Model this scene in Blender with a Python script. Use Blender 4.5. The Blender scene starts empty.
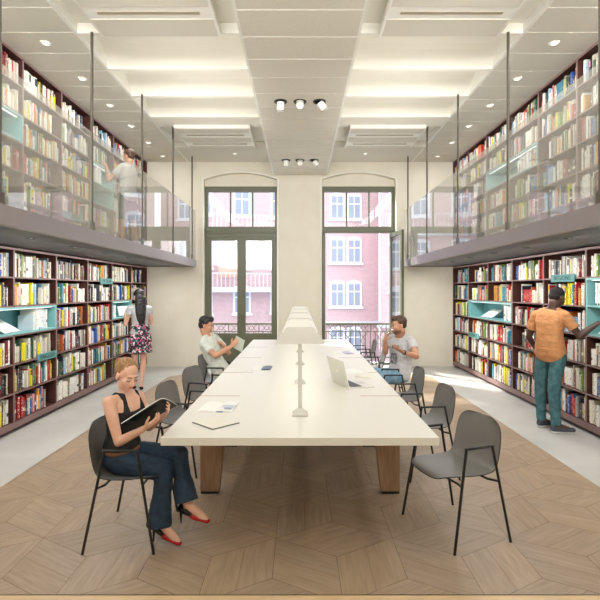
import bpy, bmesh, math, random
from mathutils import Vector as V, Matrix, noise
random.seed(7)
S = bpy.context.scene; COL = S.collection
PI = math.pi
# ------------------------------------------------------------------ camera
CH = 1.70                                   # eye height
cd = bpy.data.cameras.new('camera'); cam = bpy.data.objects.new('camera', cd); COL.objects.link(cam)
cam.location = (0, 0, CH); cam.rotation_euler = (PI/2, 0, 0)
cd.sensor_width = 36; cd.lens = 28.8; cd.shift_y = -10/600; cd.clip_start = .05; cd.clip_end = 300
S.camera = cam
# ------------------------------------------------------------------ world, sun, lamps
w = bpy.data.worlds.new('sky'); S.world = w; w.use_nodes = True
bg = w.node_tree.nodes['Background']; bg.inputs[0].default_value = (.90, .95, 1.0, 1); bg.inputs[1].default_value = 2.2
def sun(strength, dirv, col=(1, .96, .9), ang=2):
    l = bpy.data.lights.new('sun', 'SUN'); l.energy = strength; l.angle = math.radians(ang); l.color = col
    o = bpy.data.objects.new('sun', l); COL.objects.link(o)
    o.rotation_euler = V(dirv).to_track_quat('-Z', 'Y').to_euler(); return o
sun(8, (2.1, -2.2, -2.3), ang=3)
def area(name, loc, dirv, sx, sy, watts, col=(1, 1, 1), spread=180):
    l = bpy.data.lights.new(name, 'AREA'); l.shape = 'RECTANGLE'; l.size = sx; l.size_y = sy; l.energy = watts; l.color = col
    l.spread = math.radians(spread)
    o = bpy.data.objects.new(name, l); COL.objects.link(o); o.location = loc
    Z = -V(dirv).normalized(); Y = V((0, 1, 0)) if abs(Z.y) < .75 else V((0, 0, 1)); Y = (Y-Z*Y.dot(Z)).normalized(); X = Y.cross(Z)
    o.rotation_euler = Matrix((X, Y, Z)).transposed().to_euler(); return o      # sx runs across, sy along the hall (or up)
area('daylight_left_window', (-1.6, 13.6, 6.6), (.16, -1, -.92), 3.0, 3.2, 330, (.93, .96, 1))      # bright sky above the street
area('daylight_right_window', (1.0, 13.6, 6.6), (.22, -1, -.92), 3.0, 3.2, 330, (.93, .96, 1))
area('window_wall_behind_camera', (0, -1.9, 3.6), (0, 1, .26), 6.4, 1.8, 225, (.98, .99, 1), 92)  # added frontal fill; the closed front wall has no window
for sx in (-1, 1):      # the two upward lights are added fills brightening the ceiling, not real lamps
    area('cove_light', (sx*1.5, 2.6, 4.36), (0, .25, 1), 1.2, 3.4, 12, (1, .99, .96))
    area('cove_light', (sx*1.5, 6.7, 3.9), (0, 0, 1), 1.5, 2.2, 7, (1, .99, .96))
    area('gallery_lights', (sx*2.75, 5.7, 4.50), (sx*.2, 0, -1), .5, 8.6, 74, (1, .99, .96))
    area('shelf_lights', (sx*2.62, 6.0, 2.19), (sx*.40, 0, -1), .25, 8.0, 80, (1, .985, .96))
vs = S.view_settings; vs.view_transform = 'Standard'; vs.look = 'None'; vs.gamma = 1; vs.use_curve_mapping = False
vs.exposure = 0.36
# ------------------------------------------------------------------ helpers
def at(x, y, d): return V(((x-300)*d/480, d, CH-(y-290)*d/480))      # a sighted point at depth d
def lin(c):
    f = lambda u: (u/12.92 if u <= .04045 else ((u+.055)/1.055)**2.4)
    return tuple(f(v/255) for v in c)+(1,)
MATS = {}
def mat(name, col, rough=.5, metal=0, spec=.5, emit=None, es=0, alpha=1):
    if name in MATS: return MATS[name]
    m = bpy.data.materials.new(name); m.use_nodes = True; b = m.node_tree.nodes['Principled BSDF']
    b.inputs['Base Color'].default_value = lin(col); b.inputs['Roughness'].default_value = rough
    b.inputs['Metallic'].default_value = metal; b.inputs['Specular IOR Level'].default_value = spec
    if emit: b.inputs['Emission Color'].default_value = lin(emit); b.inputs['Emission Strength'].default_value = es
    MATS[name] = m; return m
def N(m, t, **k):
    n = m.node_tree.nodes.new(t)
    for a, v in k.items(): setattr(n, a, v)
    return n
def L(m, a, b): m.node_tree.links.new(a, b)
def noisy(name, c1, c2, scale=8, rough=.5, stretch=(1, 1, 1), bump=0, detail=4, coord='Object', metal=0):
    m = mat(name, c1, rough, metal); b = m.node_tree.nodes['Principled BSDF']
    tc = N(m, 'ShaderNodeTexCoord'); mp = N(m, 'ShaderNodeMapping'); mp.inputs['Scale'].default_value = stretch
    nz = N(m, 'ShaderNodeTexNoise'); nz.inputs['Scale'].default_value = scale; nz.inputs['Detail'].default_value = detail
    cr = N(m, 'ShaderNodeValToRGB'); cr.color_ramp.elements[0].position = .35; cr.color_ramp.elements[1].position = .65
    cr.color_ramp.elements[0].color = lin(c1); cr.color_ramp.elements[1].color = lin(c2)
    L(m, tc.outputs[coord], mp.inputs[0]); L(m, mp.outputs[0], nz.inputs['Vector']); L(m, nz.outputs[0], cr.inputs[0]); L(m, cr.outputs[0], b.inputs['Base Color'])
    if bump:
        bp = N(m, 'ShaderNodeBump'); bp.inputs['Strength'].default_value = bump; bp.inputs['Distance'].default_value = .01
        L(m, nz.outputs[0], bp.inputs['Height']); L(m, bp.outputs[0], b.inputs['Normal'])
    return m
def tag(o, label=None, cat=None, group=None, kind=None):
    if label: o['label'] = label
    if cat: o['category'] = cat
    if group: o['group'] = group
    if kind: o['kind'] = kind
    return o
def empty(name, loc=(0, 0, 0), rz=0, label=None, cat=None, group=None):
    o = bpy.data.objects.new(name, None); COL.objects.link(o); o.location = loc; o.rotation_euler = (0, 0, rz); o.empty_display_size = .1
    return tag(o, label, cat, group)
class MB:
    def __init__(s): s.v = []; s.f = []; s.m = []; s.c = []
    def add(s, vs, fs, mi=0, col=None):
        k = len(s.v); s.v += [V(p) for p in vs]
        for f in fs: s.f.append([k+i for i in f]); s.m.append(mi); s.c.append(col)
        return s
    def box(s, x0, x1, y0, y1, z0, z1, mi=0, M=None, col=None):
        x0, x1 = sorted((x0, x1)); y0, y1 = sorted((y0, y1)); z0, z1 = sorted((z0, z1))
        p = [V((x, y, z)) for z in (z0, z1) for x, y in ((x0, y0), (x1, y0), (x1, y1), (x0, y1))]
        if M is not None: p = [M @ q for q in p]
        return s.add(p, [(3, 2, 1, 0), (4, 5, 6, 7), (0, 1, 5, 4), (1, 2, 6, 5), (2, 3, 7, 6), (3, 0, 4, 7)], mi, col)
    def rings(s, rs, mi=0, cap=True, loop=False):
        k = len(s.v); n = len(rs[0])
        for r in rs: s.v += [V(p) for p in r]
        for i in range(len(rs)-(0 if loop else 1)):
            for j in range(n):
                a = k+i*n; b = k+((i+1) % len(rs))*n
                s.f.append([a+j, a+(j+1) % n, b+(j+1) % n, b+j]); s.m.append(mi); s.c.append(None)
        if cap and not loop:
            s.f.append([k+j for j in reversed(range(n))]); s.m.append(mi); s.c.append(None)
            s.f.append([k+(len(rs)-1)*n+j for j in range(n)]); s.m.append(mi); s.c.append(None)
        return s
    def tube(s, pts, r, n=8, mi=0):
        pts = [V(p) for p in pts]; rs = []
        if not hasattr(r, '__len__'): r = [r]*len(pts)
        for i, p in enumerate(pts):
            t = (pts[min(i+1, len(pts)-1)]-pts[max(i-1, 0)]).normalized()
            a = V((0, 0, 1)) if abs(t.z) < .9 else V((0, 1, 0))
            if i == 0: u = t.cross(a).normalized()
            else: u = (u-t*u.dot(t)).normalized()
            w_ = t.cross(u)
            k = 1.0
            if 0 < i < len(pts)-1:
                c = (pts[i]-pts[i-1]).normalized().dot((pts[i+1]-pts[i]).normalized()); k = 1/max(.5, math.sqrt((1+c)/2))
            rs.append([p+(u*math.cos(q*2*PI/n)+w_*math.sin(q*2*PI/n))*r[i]*k for q in range(n)])
        return s.rings(rs, mi)
    def lathe(s, prof, c=(0, 0, 0), n=24, mi=0, M=None, loop=False):
        c = V(c); rs = []
        for r, z in prof:
            ring = [V((r*math.cos(q*2*PI/n), r*math.sin(q*2*PI/n), z)) for q in range(n)]
            rs.append([c+(M @ p if M is not None else p) for p in ring])
        return s.rings(rs, mi, loop=loop)
    def prism(s, poly, y0, y1, mi=0, axis='y', M=None):
        def P(a, b, t): return V((a, t, b)) if axis == 'y' else (V((t, a, b)) if axis == 'x' else V((a, b, t)))
        r0 = [P(a, b, y0) for a, b in poly]; r1 = [P(a, b, y1) for a, b in poly]
        if M is not None: r0 = [M @ p for p in r0]; r1 = [M @ p for p in r1]
        return s.rings([r0, r1], mi)
    def mesh(s, name, mats):
        me = bpy.data.meshes.new(name); me.from_pydata([tuple(p) for p in s.v], [], s.f)
        for m in mats: me.materials.append(m)
        me.polygons.foreach_set('material_index', s.m)
        if any(c is not None for c in s.c):
            ca = me.color_attributes.new('tint', 'FLOAT_COLOR', 'CORNER'); i = 0; buf = []
            for f, c in zip(s.f, s.c): buf += list(c or (1, 1, 1, 1))*len(f)
            ca.data.foreach_set('color', buf)
        bm = bmesh.new(); bm.from_mesh(me); bmesh.ops.recalc_face_normals(bm, faces=bm.faces); bm.to_mesh(me); bm.free()
        me.update(); return me
    def build(s, name, mats, parent=None, smooth=False, bevel=0):
        if not isinstance(mats, (list, tuple)): mats = [mats]
        me = s.mesh(name, mats); o = bpy.data.objects.new(name, me); COL.objects.link(o)
        if smooth: 
            me.polygons.foreach_set('use_smooth', [True]*len(me.polygons))
            if smooth != 'all':
                try: me.set_sharp_from_angle(angle=math.radians(38))
                except Exception: pass
        if bevel:
            b = o.modifiers.new('bevel', 'BEVEL'); b.width = bevel; b.segments = 2; b.limit_method = 'ANGLE'
        if parent: o.parent = parent
        return o
def copy_tree(o, parent=None):
    c = o.copy(); COL.objects.link(c); c.parent = parent
    for ch in list(o.children): copy_tree(ch, c)
    return c
def bx(name, m, *a, parent=None, kind=None, bevel=0):
    o = MB().box(*a).build(name, m, parent, bevel=bevel)
    if kind: o['kind'] = kind
    return o
# ------------------------------------------------------------------ materials
wall_m = noisy('warm_plaster', (226, 219, 202), (230, 224, 208), 3, .85)
ceil_m = mat('white_plaster', (242, 238, 226), .85)
pan_m = noisy('perforated_acoustic_panel', (214, 209, 195), (226, 221, 208), 90, .8, (1, 3, 1), detail=2)
fr_w = mat('white_paint', (242, 240, 232), .45)
conc = noisy('grey_screed', (188, 186, 181), (200, 198, 193), 1.6, .38, bump=.05)
wood_dk = noisy('bookcase_wood', (66, 36, 30), (92, 54, 46), 14, .5, (1, .6, 9))
wood_edge = noisy('bookcase_edge', (120, 92, 90), (142, 112, 108), 14, .45, (1, 6, 6))
teal = mat('teal_lacquer', (134, 190, 190), .4); teal_in = mat('teal_lacquer_inner', (126, 184, 192), .45)
sign_m = mat('sign_teal', (92, 150, 148), .5); sign_ink = mat('sign_letters', (38, 66, 68), .6)
olive = mat('olive_frame', (98, 100, 76), .42)
black = mat('black_steel', (22, 22, 24), .35); dark_rod = mat('bronze_rod', (92, 86, 76), .4, .2)
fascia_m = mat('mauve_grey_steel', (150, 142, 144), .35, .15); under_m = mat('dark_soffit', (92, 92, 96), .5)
chrome = mat('chrome', (200, 200, 200), .15, 1)
def glass_mat(name, tint=(.93, .96, .95), haze=0.0, f=1.0):
    m = bpy.data.materials.new(name); m.use_nodes = True; nt = m.node_tree; nt.nodes.clear()
    out = N(m, 'ShaderNodeOutputMaterial'); tr = N(m, 'ShaderNodeBsdfTransparent'); tr.inputs[0].default_value = tint+(1,)
    gl = N(m, 'ShaderNodeBsdfGlossy'); gl.inputs['Roughness'].default_value = .0
    fr = N(m, 'ShaderNodeFresnel'); fr.inputs[0].default_value = 1.5
    mx = N(m, 'ShaderNodeMixShader'); ge = N(m, 'ShaderNodeNewGeometry')
    iv = N(m, 'ShaderNodeMath', operation='SUBTRACT'); iv.inputs[0].default_value = 1; L(m, ge.outputs['Backfacing'], iv.inputs[1])      # outer faces reflect, inner faces only pass light
    mm = N(m, 'ShaderNodeMath', operation='MULTIPLY', use_clamp=True); L(m, fr.outputs[0], mm.inputs[0]); L(m, iv.outputs[0], mm.inputs[1])
    m3 = N(m, 'ShaderNodeMath', operation='MULTIPLY', use_clamp=True); m3.inputs[1].default_value = 2.2; L(m, mm.outputs[0], m3.inputs[0])
    L(m, m3.outputs[0], mx.inputs[0]); L(m, tr.outputs[0], mx.inputs[1]); L(m, gl.outputs[0], mx.inputs[2])
    last = mx
    if haze:
        df = N(m, 'ShaderNodeBsdfDiffuse'); df.inputs[0].default_value = (.9, .88, .84, 1); tl = N(m, 'ShaderNodeBsdfTranslucent'); tl.inputs[0].default_value = (.9, .88, .84, 1)
        m1 = N(m, 'ShaderNodeMixShader'); m1.inputs[0].default_value = .5; L(m, df.outputs[0], m1.inputs[1]); L(m, tl.outputs[0], m1.inputs[2])
        m2 = N(m, 'ShaderNodeMixShader'); m2.inputs[0].default_value = haze; L(m, mx.outputs[0], m2.inputs[1]); L(m, m1.outputs[0], m2.inputs[2]); last = m2
    L(m, last.outputs[0], out.inputs[0]); return m
glass = glass_mat('balustrade_glass', (.96, .97, .96), .19); win_glass = glass_mat('window_glass', (.97, .98, .98))  # milky white mixed into the balustrade glass imitates bright reflections
drink_glass = glass_mat('tumbler_glass', (.95, .97, .97), .06)
# floor wood: plank tint comes from the plank itself (each plank its own board)
def plank_mat(name, c1, c2, rough):
    m = mat(name, c1, rough); b = m.node_tree.nodes['Principled BSDF']
    at_ = N(m, 'ShaderNodeAttribute'); at_.attribute_name = 'tint'
    uv = N(m, 'ShaderNodeUVMap'); mp = N(m, 'ShaderNodeMapping'); mp.inputs['Scale'].default_value = (1.2, 14, 1)
    nz = N(m, 'ShaderNodeTexNoise'); nz.inputs['Scale'].default_value = 3; nz.inputs['Detail'].default_value = 6; nz.inputs['Distortion'].default_value = .8
    cr = N(m, 'ShaderNodeValToRGB'); cr.color_ramp.elements[0].position = .3; cr.color_ramp.elements[1].position = .7
    cr.color_ramp.elements[0].color = lin(c1); cr.color_ramp.elements[1].color = lin(c2)
    mu = N(m, 'ShaderNodeMix', data_type='RGBA', blend_type='MULTIPLY'); mu.inputs[0].default_value = 1
    L(m, uv.outputs[0], mp.inputs[0]); L(m, mp.outputs[0], nz.inputs['Vector']); L(m, nz.outputs[0], cr.inputs[0])
    L(m, cr.outputs[0], mu.inputs[6]); L(m, at_.outputs['Color'], mu.inputs[7]); L(m, mu.outputs[2], b.inputs['Base Color'])
    return m
oak = plank_mat('oak_parquet', (154, 133, 111), (176, 153, 129), .42)
# ------------------------------------------------------------------ the setting: floor
YB = 10.67; XW = 3.74
bx('floor', noisy('parquet_joint', (96, 74, 56), (104, 80, 60), 5, .7), -XW, XW, -2, 11.2, -.14, -.004, kind='structure')
def parquet():
    mb = MB(); uvs = []
    s = .46; h = s*math.sqrt(3)/2; g = .0016
    X0, X1, Y0, Y1 = -2.58, 2.58, 2.68, 9.72
    def clip(poly):
        for ax, lim, sg in ((0, X0, 1), (0, X1, -1), (1, Y0, 1), (1, Y1, -1)):
            out = []
            for i, p in enumerate(poly):
                q = poly[(i+1) % len(poly)]; a = sg*(p[ax]-lim); b = sg*(q[ax]-lim)
                if a >= 0: out.append(p)
                if (a >= 0) != (b >= 0): t = a/(a-b); out.append((p[0]+(q[0]-p[0])*t, p[1]+(q[1]-p[1])*t))
            poly = out
            if len(poly) < 3: return None
        return poly
    def quad(o, a, b, n):      # rhombus o,a,b split into n boards along a
        for k in range(n):
            p = [V(o)+V(b)*(k/n), V(o)+V(a)+V(b)*(k/n), V(o)+V(a)+V(b)*((k+1)/n), V(o)+V(b)*((k+1)/n)]
            c = sum(p, V((0, 0)))/4
            p = [q+(c-q).normalized()*g*1.5 for q in p]
            poly = clip([tuple(q) for q in p])
            if not poly: continue
            base = len(mb.v); t = random.uniform(.90, 1.02); wm = random.uniform(-.015, .015)
            mb.add([(q[0], q[1], 0) for q in poly], [list(range(len(poly)))], 0, (t+wm, t, t-wm*2, 1))
            A = V(a).normalized(); B = V((-A.y, A.x)); of = V((random.uniform(0, 50), random.uniform(0, 50)))
            uvs.extend([(V(q).dot(A)+of.x, V(q).dot(B)+of.y) for q in poly])
    r = 0
    y = -2.0
    while y < Y1+1:
        x = X0-1.17+(h if r % 2 else 0)
        while x < X1+1:
            c = (x, y); up = (0, s); l = (-h, -s/2); ri = (h, -s/2)
            quad(c, up, l, 2); quad(c, ri, up, 2); quad(c, l, ri, 2)
            x += 2*h
        y += 1.5*s; r += 1
    o = mb.build('floor_parquet', oak)
    me = o.data; ul = me.uv_layers.new(name='UVMap')
    # loops may be re-ordered by the normal recalculation: write uv by vertex
    vu = {i: uvs[i] for i in range(len(uvs))}
    for lp in me.loops: ul.data[lp.index].uv = vu[lp.vertex_index]
    for p in me.polygons:
        if p.normal.z < 0: p.flip()
    o['kind'] = 'structure'; o.name = 'floor'
parquet()
bx('floor', noisy('light_oak_threshold', (206, 176, 136), (218, 190, 152), 3, .5, (1, 8, 1)), -2.584, 2.584, -2, 2.672, -.004, 0, kind='structure')  # lighter wood colour stands in for the lit strip of floor
for sx in (-1, 1):
    bx('floor', conc, sx*2.584, sx*XW, -2, 9.4, -.004, .0, kind='structure')
o = MB().prism([(-XW, 9.4), (-2.584, 9.4), (-2.3, 9.724), (2.3, 9.724), (2.584, 9.4), (XW, 9.4), (XW, 11.0), (-XW, 11.0)], -.004, .0012, axis='z').build('floor', conc); o['kind'] = 'structure'
# ------------------------------------------------------------------ walls and windows
ZC = 4.545
NI = [(-2.15, -.50), (.48, 2.14)]; SPR, PK = 4.17, 4.32      # window niches: sides, spring and crown of the arch
bx('wall_left', wall_m, -XW-.2, -XW, -2, 11.0, 0, 4.9, kind='structure')
bx('wall_right', wall_m, XW, XW+.2, -2, 11.0, 0, 4.9, kind='structure')
bx('wall_front', wall_m, -XW-.2, XW+.2, -2.25, -2.05, 0, 4.9, kind='structure')
mb = MB()
xs = [-XW, NI[0][0], NI[0][1], NI[1][0], NI[1][1], XW]
mb.box(xs[0], xs[1], YB, 11.0, 0, 4.9); mb.box(xs[2], xs[3], YB, 11.0, 0, 4.9); mb.box(xs[4], xs[5], YB, 11.0, 0, 4.9)
for a, b in NI:
    n = 20; top = [(a+(b-a)*i/n, SPR+(PK-SPR)*(1-(2*i/n-1)**2)) for i in range(n+1)]
    for i in range(n):
        (x0, z0), (x1, z1) = top[i], top[i+1]
        mb.prism([(x0, z0), (x1, z1), (x1, 4.9), (x0, 4.9)], YB, 11.0)
o = mb.build('wall_back', wall_m); o['kind'] = 'structure'
for k, (a, b) in enumerate(NI):          # plaster lunette set back over the frame and thin white arris round the niche
    bx('trim_%d' % (k+1), wall_m, a, b, 10.86, 11.0, 4.04, 4.34, kind='structure')
    n = 24; R = [(a-.004, 0.0), (a-.004, SPR)]+[(a+(b-a)*i/n, SPR+(PK-SPR)*(1-(2*i/n-1)**2)) for i in range(n+1)]+[(b+.004, SPR), (b+.004, 0)]
    mb = MB(); mb.tube([(x, YB-.001, z) for x, z in R], .012, 6)
    o = mb.build('trim_%d' % (k+3), fr_w); o['kind'] = 'structure'
FY = 10.90
def frame_window(k, a, b, doors):
    mb = MB(); y0, y1 = FY-.05, FY+.05
    mb.box(a, a+.07, y0, y1, 0, 4.04); mb.box(b-.07, b, y0, y1, 0, 4.04); mb.box(a+.07, b-.07, y0, y1, 3.92, 4.04)
    mb.box(a+.07, b-.07, y0-.03, y1, 2.99, 3.13)
    mb.box(a-.0, b, y0-.05, y1, 3.03, 3.08)
    wd = (b-a-.14)/3
    for i in (1, 2): mb.box(a+.07+wd*i-.016, a+.07+wd*i+.016, FY-.025, FY+.025, 3.13, 3.92)
    if doors:
        mb.box(a+.07, b-.07, y0, y1, 2.90, 2.99)
        m = (a+b)/2
        for p, q in ((a+.07, m-.0005), (m+.0005, b-.07)):
            l = .075 if p < m-.1 and q < m else .10; l, r = (.075, .095) if q < m else (.095, .075)
            mb.box(p, p+l, FY-.03, FY+.03, .02, 2.90); mb.box(q-r, q, FY-.03, FY+.03, .02, 2.90)
            mb.box(p+l, q-r, FY-.03, FY+.03, 2.82, 2.90); mb.box(p+l, q-r, FY-.03, FY+.03, .60, .72)
            mb.box(p+l, q-r, FY-.015, FY+.015, .02, .60)
            mb.box(p+l+.05, q-r-.05, FY-.024, FY-.0, .12, .50)
            mb.box(q-.03 if q < m else p+.012, q-.012 if q < m else p+.03, FY-.075, FY-.03, 1.02, 1.14)
    mb.box(a, b, FY-.05, FY+.2, 0, .02)
    o = mb.build('window_%d' % k, olive); o['kind'] = 'structure'
    g = MB(); 
    for i in range(3): g.box(a+.07+wd*i+.016, a+.07+wd*(i+1)-.016, FY-.003, FY+.003, 3.13, 3.92)
    if doors:
        for p, q in ((a+.145, m-.099), (m+.099, b-.145)): g.box(p, q, FY-.003, FY+.003, .72, 2.82)
    g.build('pane', win_glass, o)
    return o
frame_window(1, NI[0][0], NI[0][1], True); frame_window(2, NI[1][0], NI[1][1], False)
def leaf(k, hinge, dirx, width):          # an inward-open glazed leaf
    e = empty('door_%d' % k, hinge, dirx); e['kind'] = 'structure'
    z1 = 2.97
    mb = MB(); mb.box(0, .085, -.028, .028, .03, z1); mb.box(width-.085, width, -.028, .028, .03, z1)
    mb.box(.085, width-.085, -.028, .028, z1-.09, z1); mb.box(.085, width-.085, -.028, .028, .60, .72); mb.box(.085, width-.085, -.015, .015, .03, .60)
    mb.build('door_frame', olive, e, bevel=.004)
    MB().box(.085, width-.085, -.003, .003, .72, z1-.09).build('pane', win_glass, e)
    h = MB(); h.tube([(width-.04, -.028, 1.05), (width-.04, -.075, 1.05), (width-.15, -.075, 1.05)], .009, 8); h.build('door_handle', chrome, e, smooth=True)
leaf(1, (NI[1][1]-.10, 10.84, 0), math.radians(-82), .80)
leaf(2, (NI[1][0]+.07, 10.84, 0), math.radians(-97), .22)
# balcony railings outside
def railing(k, a, b, label):
    e = empty('balcony_railing', ((a+b)/2, 11.32, 0), 0, label, 'railing', 'olive balcony railings'); w_ = b-a+.5
    rm = MB(); rm.box(-w_/2, w_/2, -.025, .025, .88, .92); rm.build('top_rail', olive, e)
    rm = MB(); rm.box(-w_/2, w_/2, -.012, .012, .71, .73); rm.box(-w_/2, w_/2, -.012, .012, .10, .13); rm.build('rail', olive, e)
    n = 19
    for i in range(n):
        x = -w_/2+.04+(w_-.08)*i/(n-1)
        MB().box(x-.009, x+.009, -.009, .009, -.1 if i in (0, n-1) else .13, .71).build('baluster', olive, e)
    m = MB(); n2 = 6; s_ = w_/n2
    for i in range(n2):
        c = -w_/2+s_*(i+.5)
        m.tube([(c+.05*math.cos(t*PI/6), 0, .805+.05*math.sin(t*PI/6)) for t in range(13)], .007, 6)
        for sg in (-1, 1):
            m.tube([(c+sg*.05, 0, .805), (c+sg*.09, 0, .85), (c+sg*.12, 0, .88)], .007, 5); m.tube([(c+sg*.05, 0, .80), (c+sg*.09, 0, .76), (c+sg*.13, 0, .73)], .007, 5)
            m.tube([(c, 0, .60), (c+sg*.07, 0, .66), (c+sg*.10, 0, .71)], .007, 5); m.tube([(c, 0, .60), (c+sg*.05, 0, .50), (c+sg*.02, 0, .42)], .007, 5)
        m.box(c+s_/2-.01, c+s_/2+.01, -.01, .01, .73, .88)
    m.build('scrollwork', olive, e)
railing(1, *NI[0], 'olive iron balcony railing outside the closed left french window')
railing(2, *NI[1], 'olive iron balcony railing outside the open right french window')
bx('trim_5', noisy('balcony_stone', (214, 214, 216), (226, 226, 228), 6, .7), -2.6, 2.6, 11.0, 11.5, -.25, -.02, kind='structure')
# ------------------------------------------------------------------ ceiling
YA = (-2.0, 5.35); V0, V1 = 5.35, 7.93; ZV = 4.70
def coffer(s):
    a, b = (.60, 2.47)
    mb = MB()
    for k in range(3):                      # shallow barrel vaults between beams
        y0 = V0+.86*k+.03; y1 = V0+.86*(k+1)-.03; n = 10
        prof = [(y0+(y1-y0)*i/n, ZC+.04+.20*math.sin(PI*i/n)**.75) for i in range(n+1)]
        for i in range(n):
            (p, z0), (q, z1) = prof[i], prof[i+1]
            mb.add([(s*a, p, z0), (s*b, p, z0), (s*b, q, z1), (s*a, q, z1)], [(0, 1, 2, 3)])
    for k in range(4):
        y = V0+.86*k; mb.box(s*a, s*b, y-.03, y+.03, ZC, 4.9)
    mb.box(s*a, s*b, 7.96, 8.36, ZC, 4.9)                 # plain band before the far recess
    mb.box(s*a, s*b, 8.36, 9.56, 4.66, 4.9); mb.box(s*a, s*b, -2, 5.32, 4.66, 4.9)
    o = mb.build('ceiling', ceil_m); o['kind'] = 'structure'
    bx('ceiling', pan_m, s*a, s*b, 9.56, YB, ZC, 4.9, kind='structure')
for s in (-1, 1): coffer(s)
bx('ceiling', ceil_m, -XW-.2, XW+.2, -2, 11.0, 4.9, 5.0, kind='structure')
PIT = .467
def panel_strip(x0, x1, z, thick, y0, y1, edge):      # perforated tiles with white joints
    mb = MB(); mb.box(x0, x1, y0, y1, z+.006, z+thick, 1)
    y = 4.36-PIT*14
    while y < y1:
        p, q = max(y, y0)+.014, min(y+PIT, y1)-.014
        if q > p+.02: mb.box(x0+(.03 if edge[0] else 0), x1-(.03 if edge[1] else 0), p, q, z, z+.006, 0)
        y += PIT
    return mb
for s in (-1, 1):
    a, b = sorted((s*2.47, s*XW))
    o = panel_strip(a, b, ZC, .30, -2, YB, (s > 0, s < 0)).build('ceiling', [pan_m, fr_w]); o['kind'] = 'structure'
o = panel_strip(-.605, .605, 4.25, .62, -2, YB-.001, (1, 1)).build('ceiling', [pan_m, fr_w]); o['kind'] = 'structure'
def hung(s, y0, y1, slots, label):
    x0, x1 = sorted((s*.865, s*2.17)); z = 4.47; e = empty('acoustic_panel', ((x0+x1)/2, (y0+y1)/2, z), 0, label, 'ceiling panel', 'hung acoustic panels in the ceiling recesses')
    hx, hy = (x1-x0)/2, (y1-y0)/2
    MB().box(-hx, hx, -hy, hy, .006, .07).build('tray', fr_w, e)
    m = MB(); lo = -hy+.03
    for c in slots+[y1-.03-(y0+y1)/2+.11]:
        m.box(-hx+.03, hx-.03, lo, c-.11, 0, .006); lo = c+.11
    m.build('felt_infill', pan_m, e)
    for c in slots:
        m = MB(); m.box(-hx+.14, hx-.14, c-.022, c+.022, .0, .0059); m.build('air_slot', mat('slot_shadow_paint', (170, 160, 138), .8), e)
    for i in (-1, 1):
        for j in (-1, 1): MB().tube([(i*hx*.8, j*hy*.8, .07), (i*hx*.8, j*hy*.8, .189)], .005, 6).build('suspension_wire', chrome, e)
hung(-1, 1.4, 5.27, [.0+.92+.55-.0], 'large perforated ceiling panel hung over the near left side of the table')
hung(1, 1.4, 5.27, [.92+.55], 'large perforated ceiling panel hung over the near right side of the table')
hung(-1, 8.24, 9.36, [-.20, .32], 'striped perforated ceiling panel hung in front of the left window')
hung(1, 8.24, 9.36, [-.20, .32], 'striped perforated ceiling panel hung in front of the right window')
# downlights
dl_on = mat('downlight_lens', (255, 250, 240), .4, emit=(255, 248, 235), es=1.2)
def downlight(loc, label, group, r=.058):
    e = empty('downlight', loc, 0, label, 'ceiling light', group)
    MB().lathe([(r, -.001), (r+.002, -.009), (r*.8, -.014), (r*.62, -.004), (r*.62, -.001)], n=20).build('bezel', fr_w, e, smooth=True)
    MB().lathe([(r*.6, -.003), (r*.45, -.011), (.001, -.013)], n=16).build('lens', dl_on, e, smooth=True)
    return e
ords = ['nearest', 'second', 'third', 'fourth', 'fifth', 'sixth']
for s, nm in ((-1, 'left'), (1, 'right')):
    for k in range(6):
        downlight((s*2.92, 5.52+.935*k, ZC), '%s white round downlight in the ceiling above the %s gallery' % (ords[k]+(' nearest' if k else ''), nm), 'downlights over the galleries')
    downlight((s*1.36, 10.0, ZC), 'small round downlight in the ceiling before the %s window' % nm, 'downlights before the windows', .05)
# adjustable spots
def spot(loc, az, tilt, label):
    e = empty('spotlight', loc, 0, label, 'spotlight', 'spotlights in the centre ceiling strip')
    MB().lathe([(.088, -.001), (.088, -.010), (.078, -.014), (.062, -.006), (.062, -.001)], n=24).build('ring', black, e, smooth=True)
    M = Matrix.Rotation(az, 4, 'Z') @ Matrix.Rotation(tilt, 4, 'X')
    MB().lathe([(.052, 0), (.052, -.125), (.047, -.128), (.044, -.11), (.001, -.10)], (0, 0, -.012), 20, M=M).build('head', fr_w, e, smooth=True)
    MB().lathe([(.054, -.112), (.054, -.120), (.0525, -.120), (.0525, -.112)], (0, 0, -.012), 20, M=M, loop=True).build('rim', black, e, smooth=True)
for d, row, wd in ((6.49, 'near', .262), (9.42, 'far', .275)):
    for k, (nm, az, ti) in enumerate((('left', .2, .1), ('middle', 0, -.9), ('right', -1.2, .75))):
        spot(((k-1)*wd, d, 4.25), az, ti, '%s of the three white spotlights in the %s row of the central ceiling strip' % (nm, row))
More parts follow.
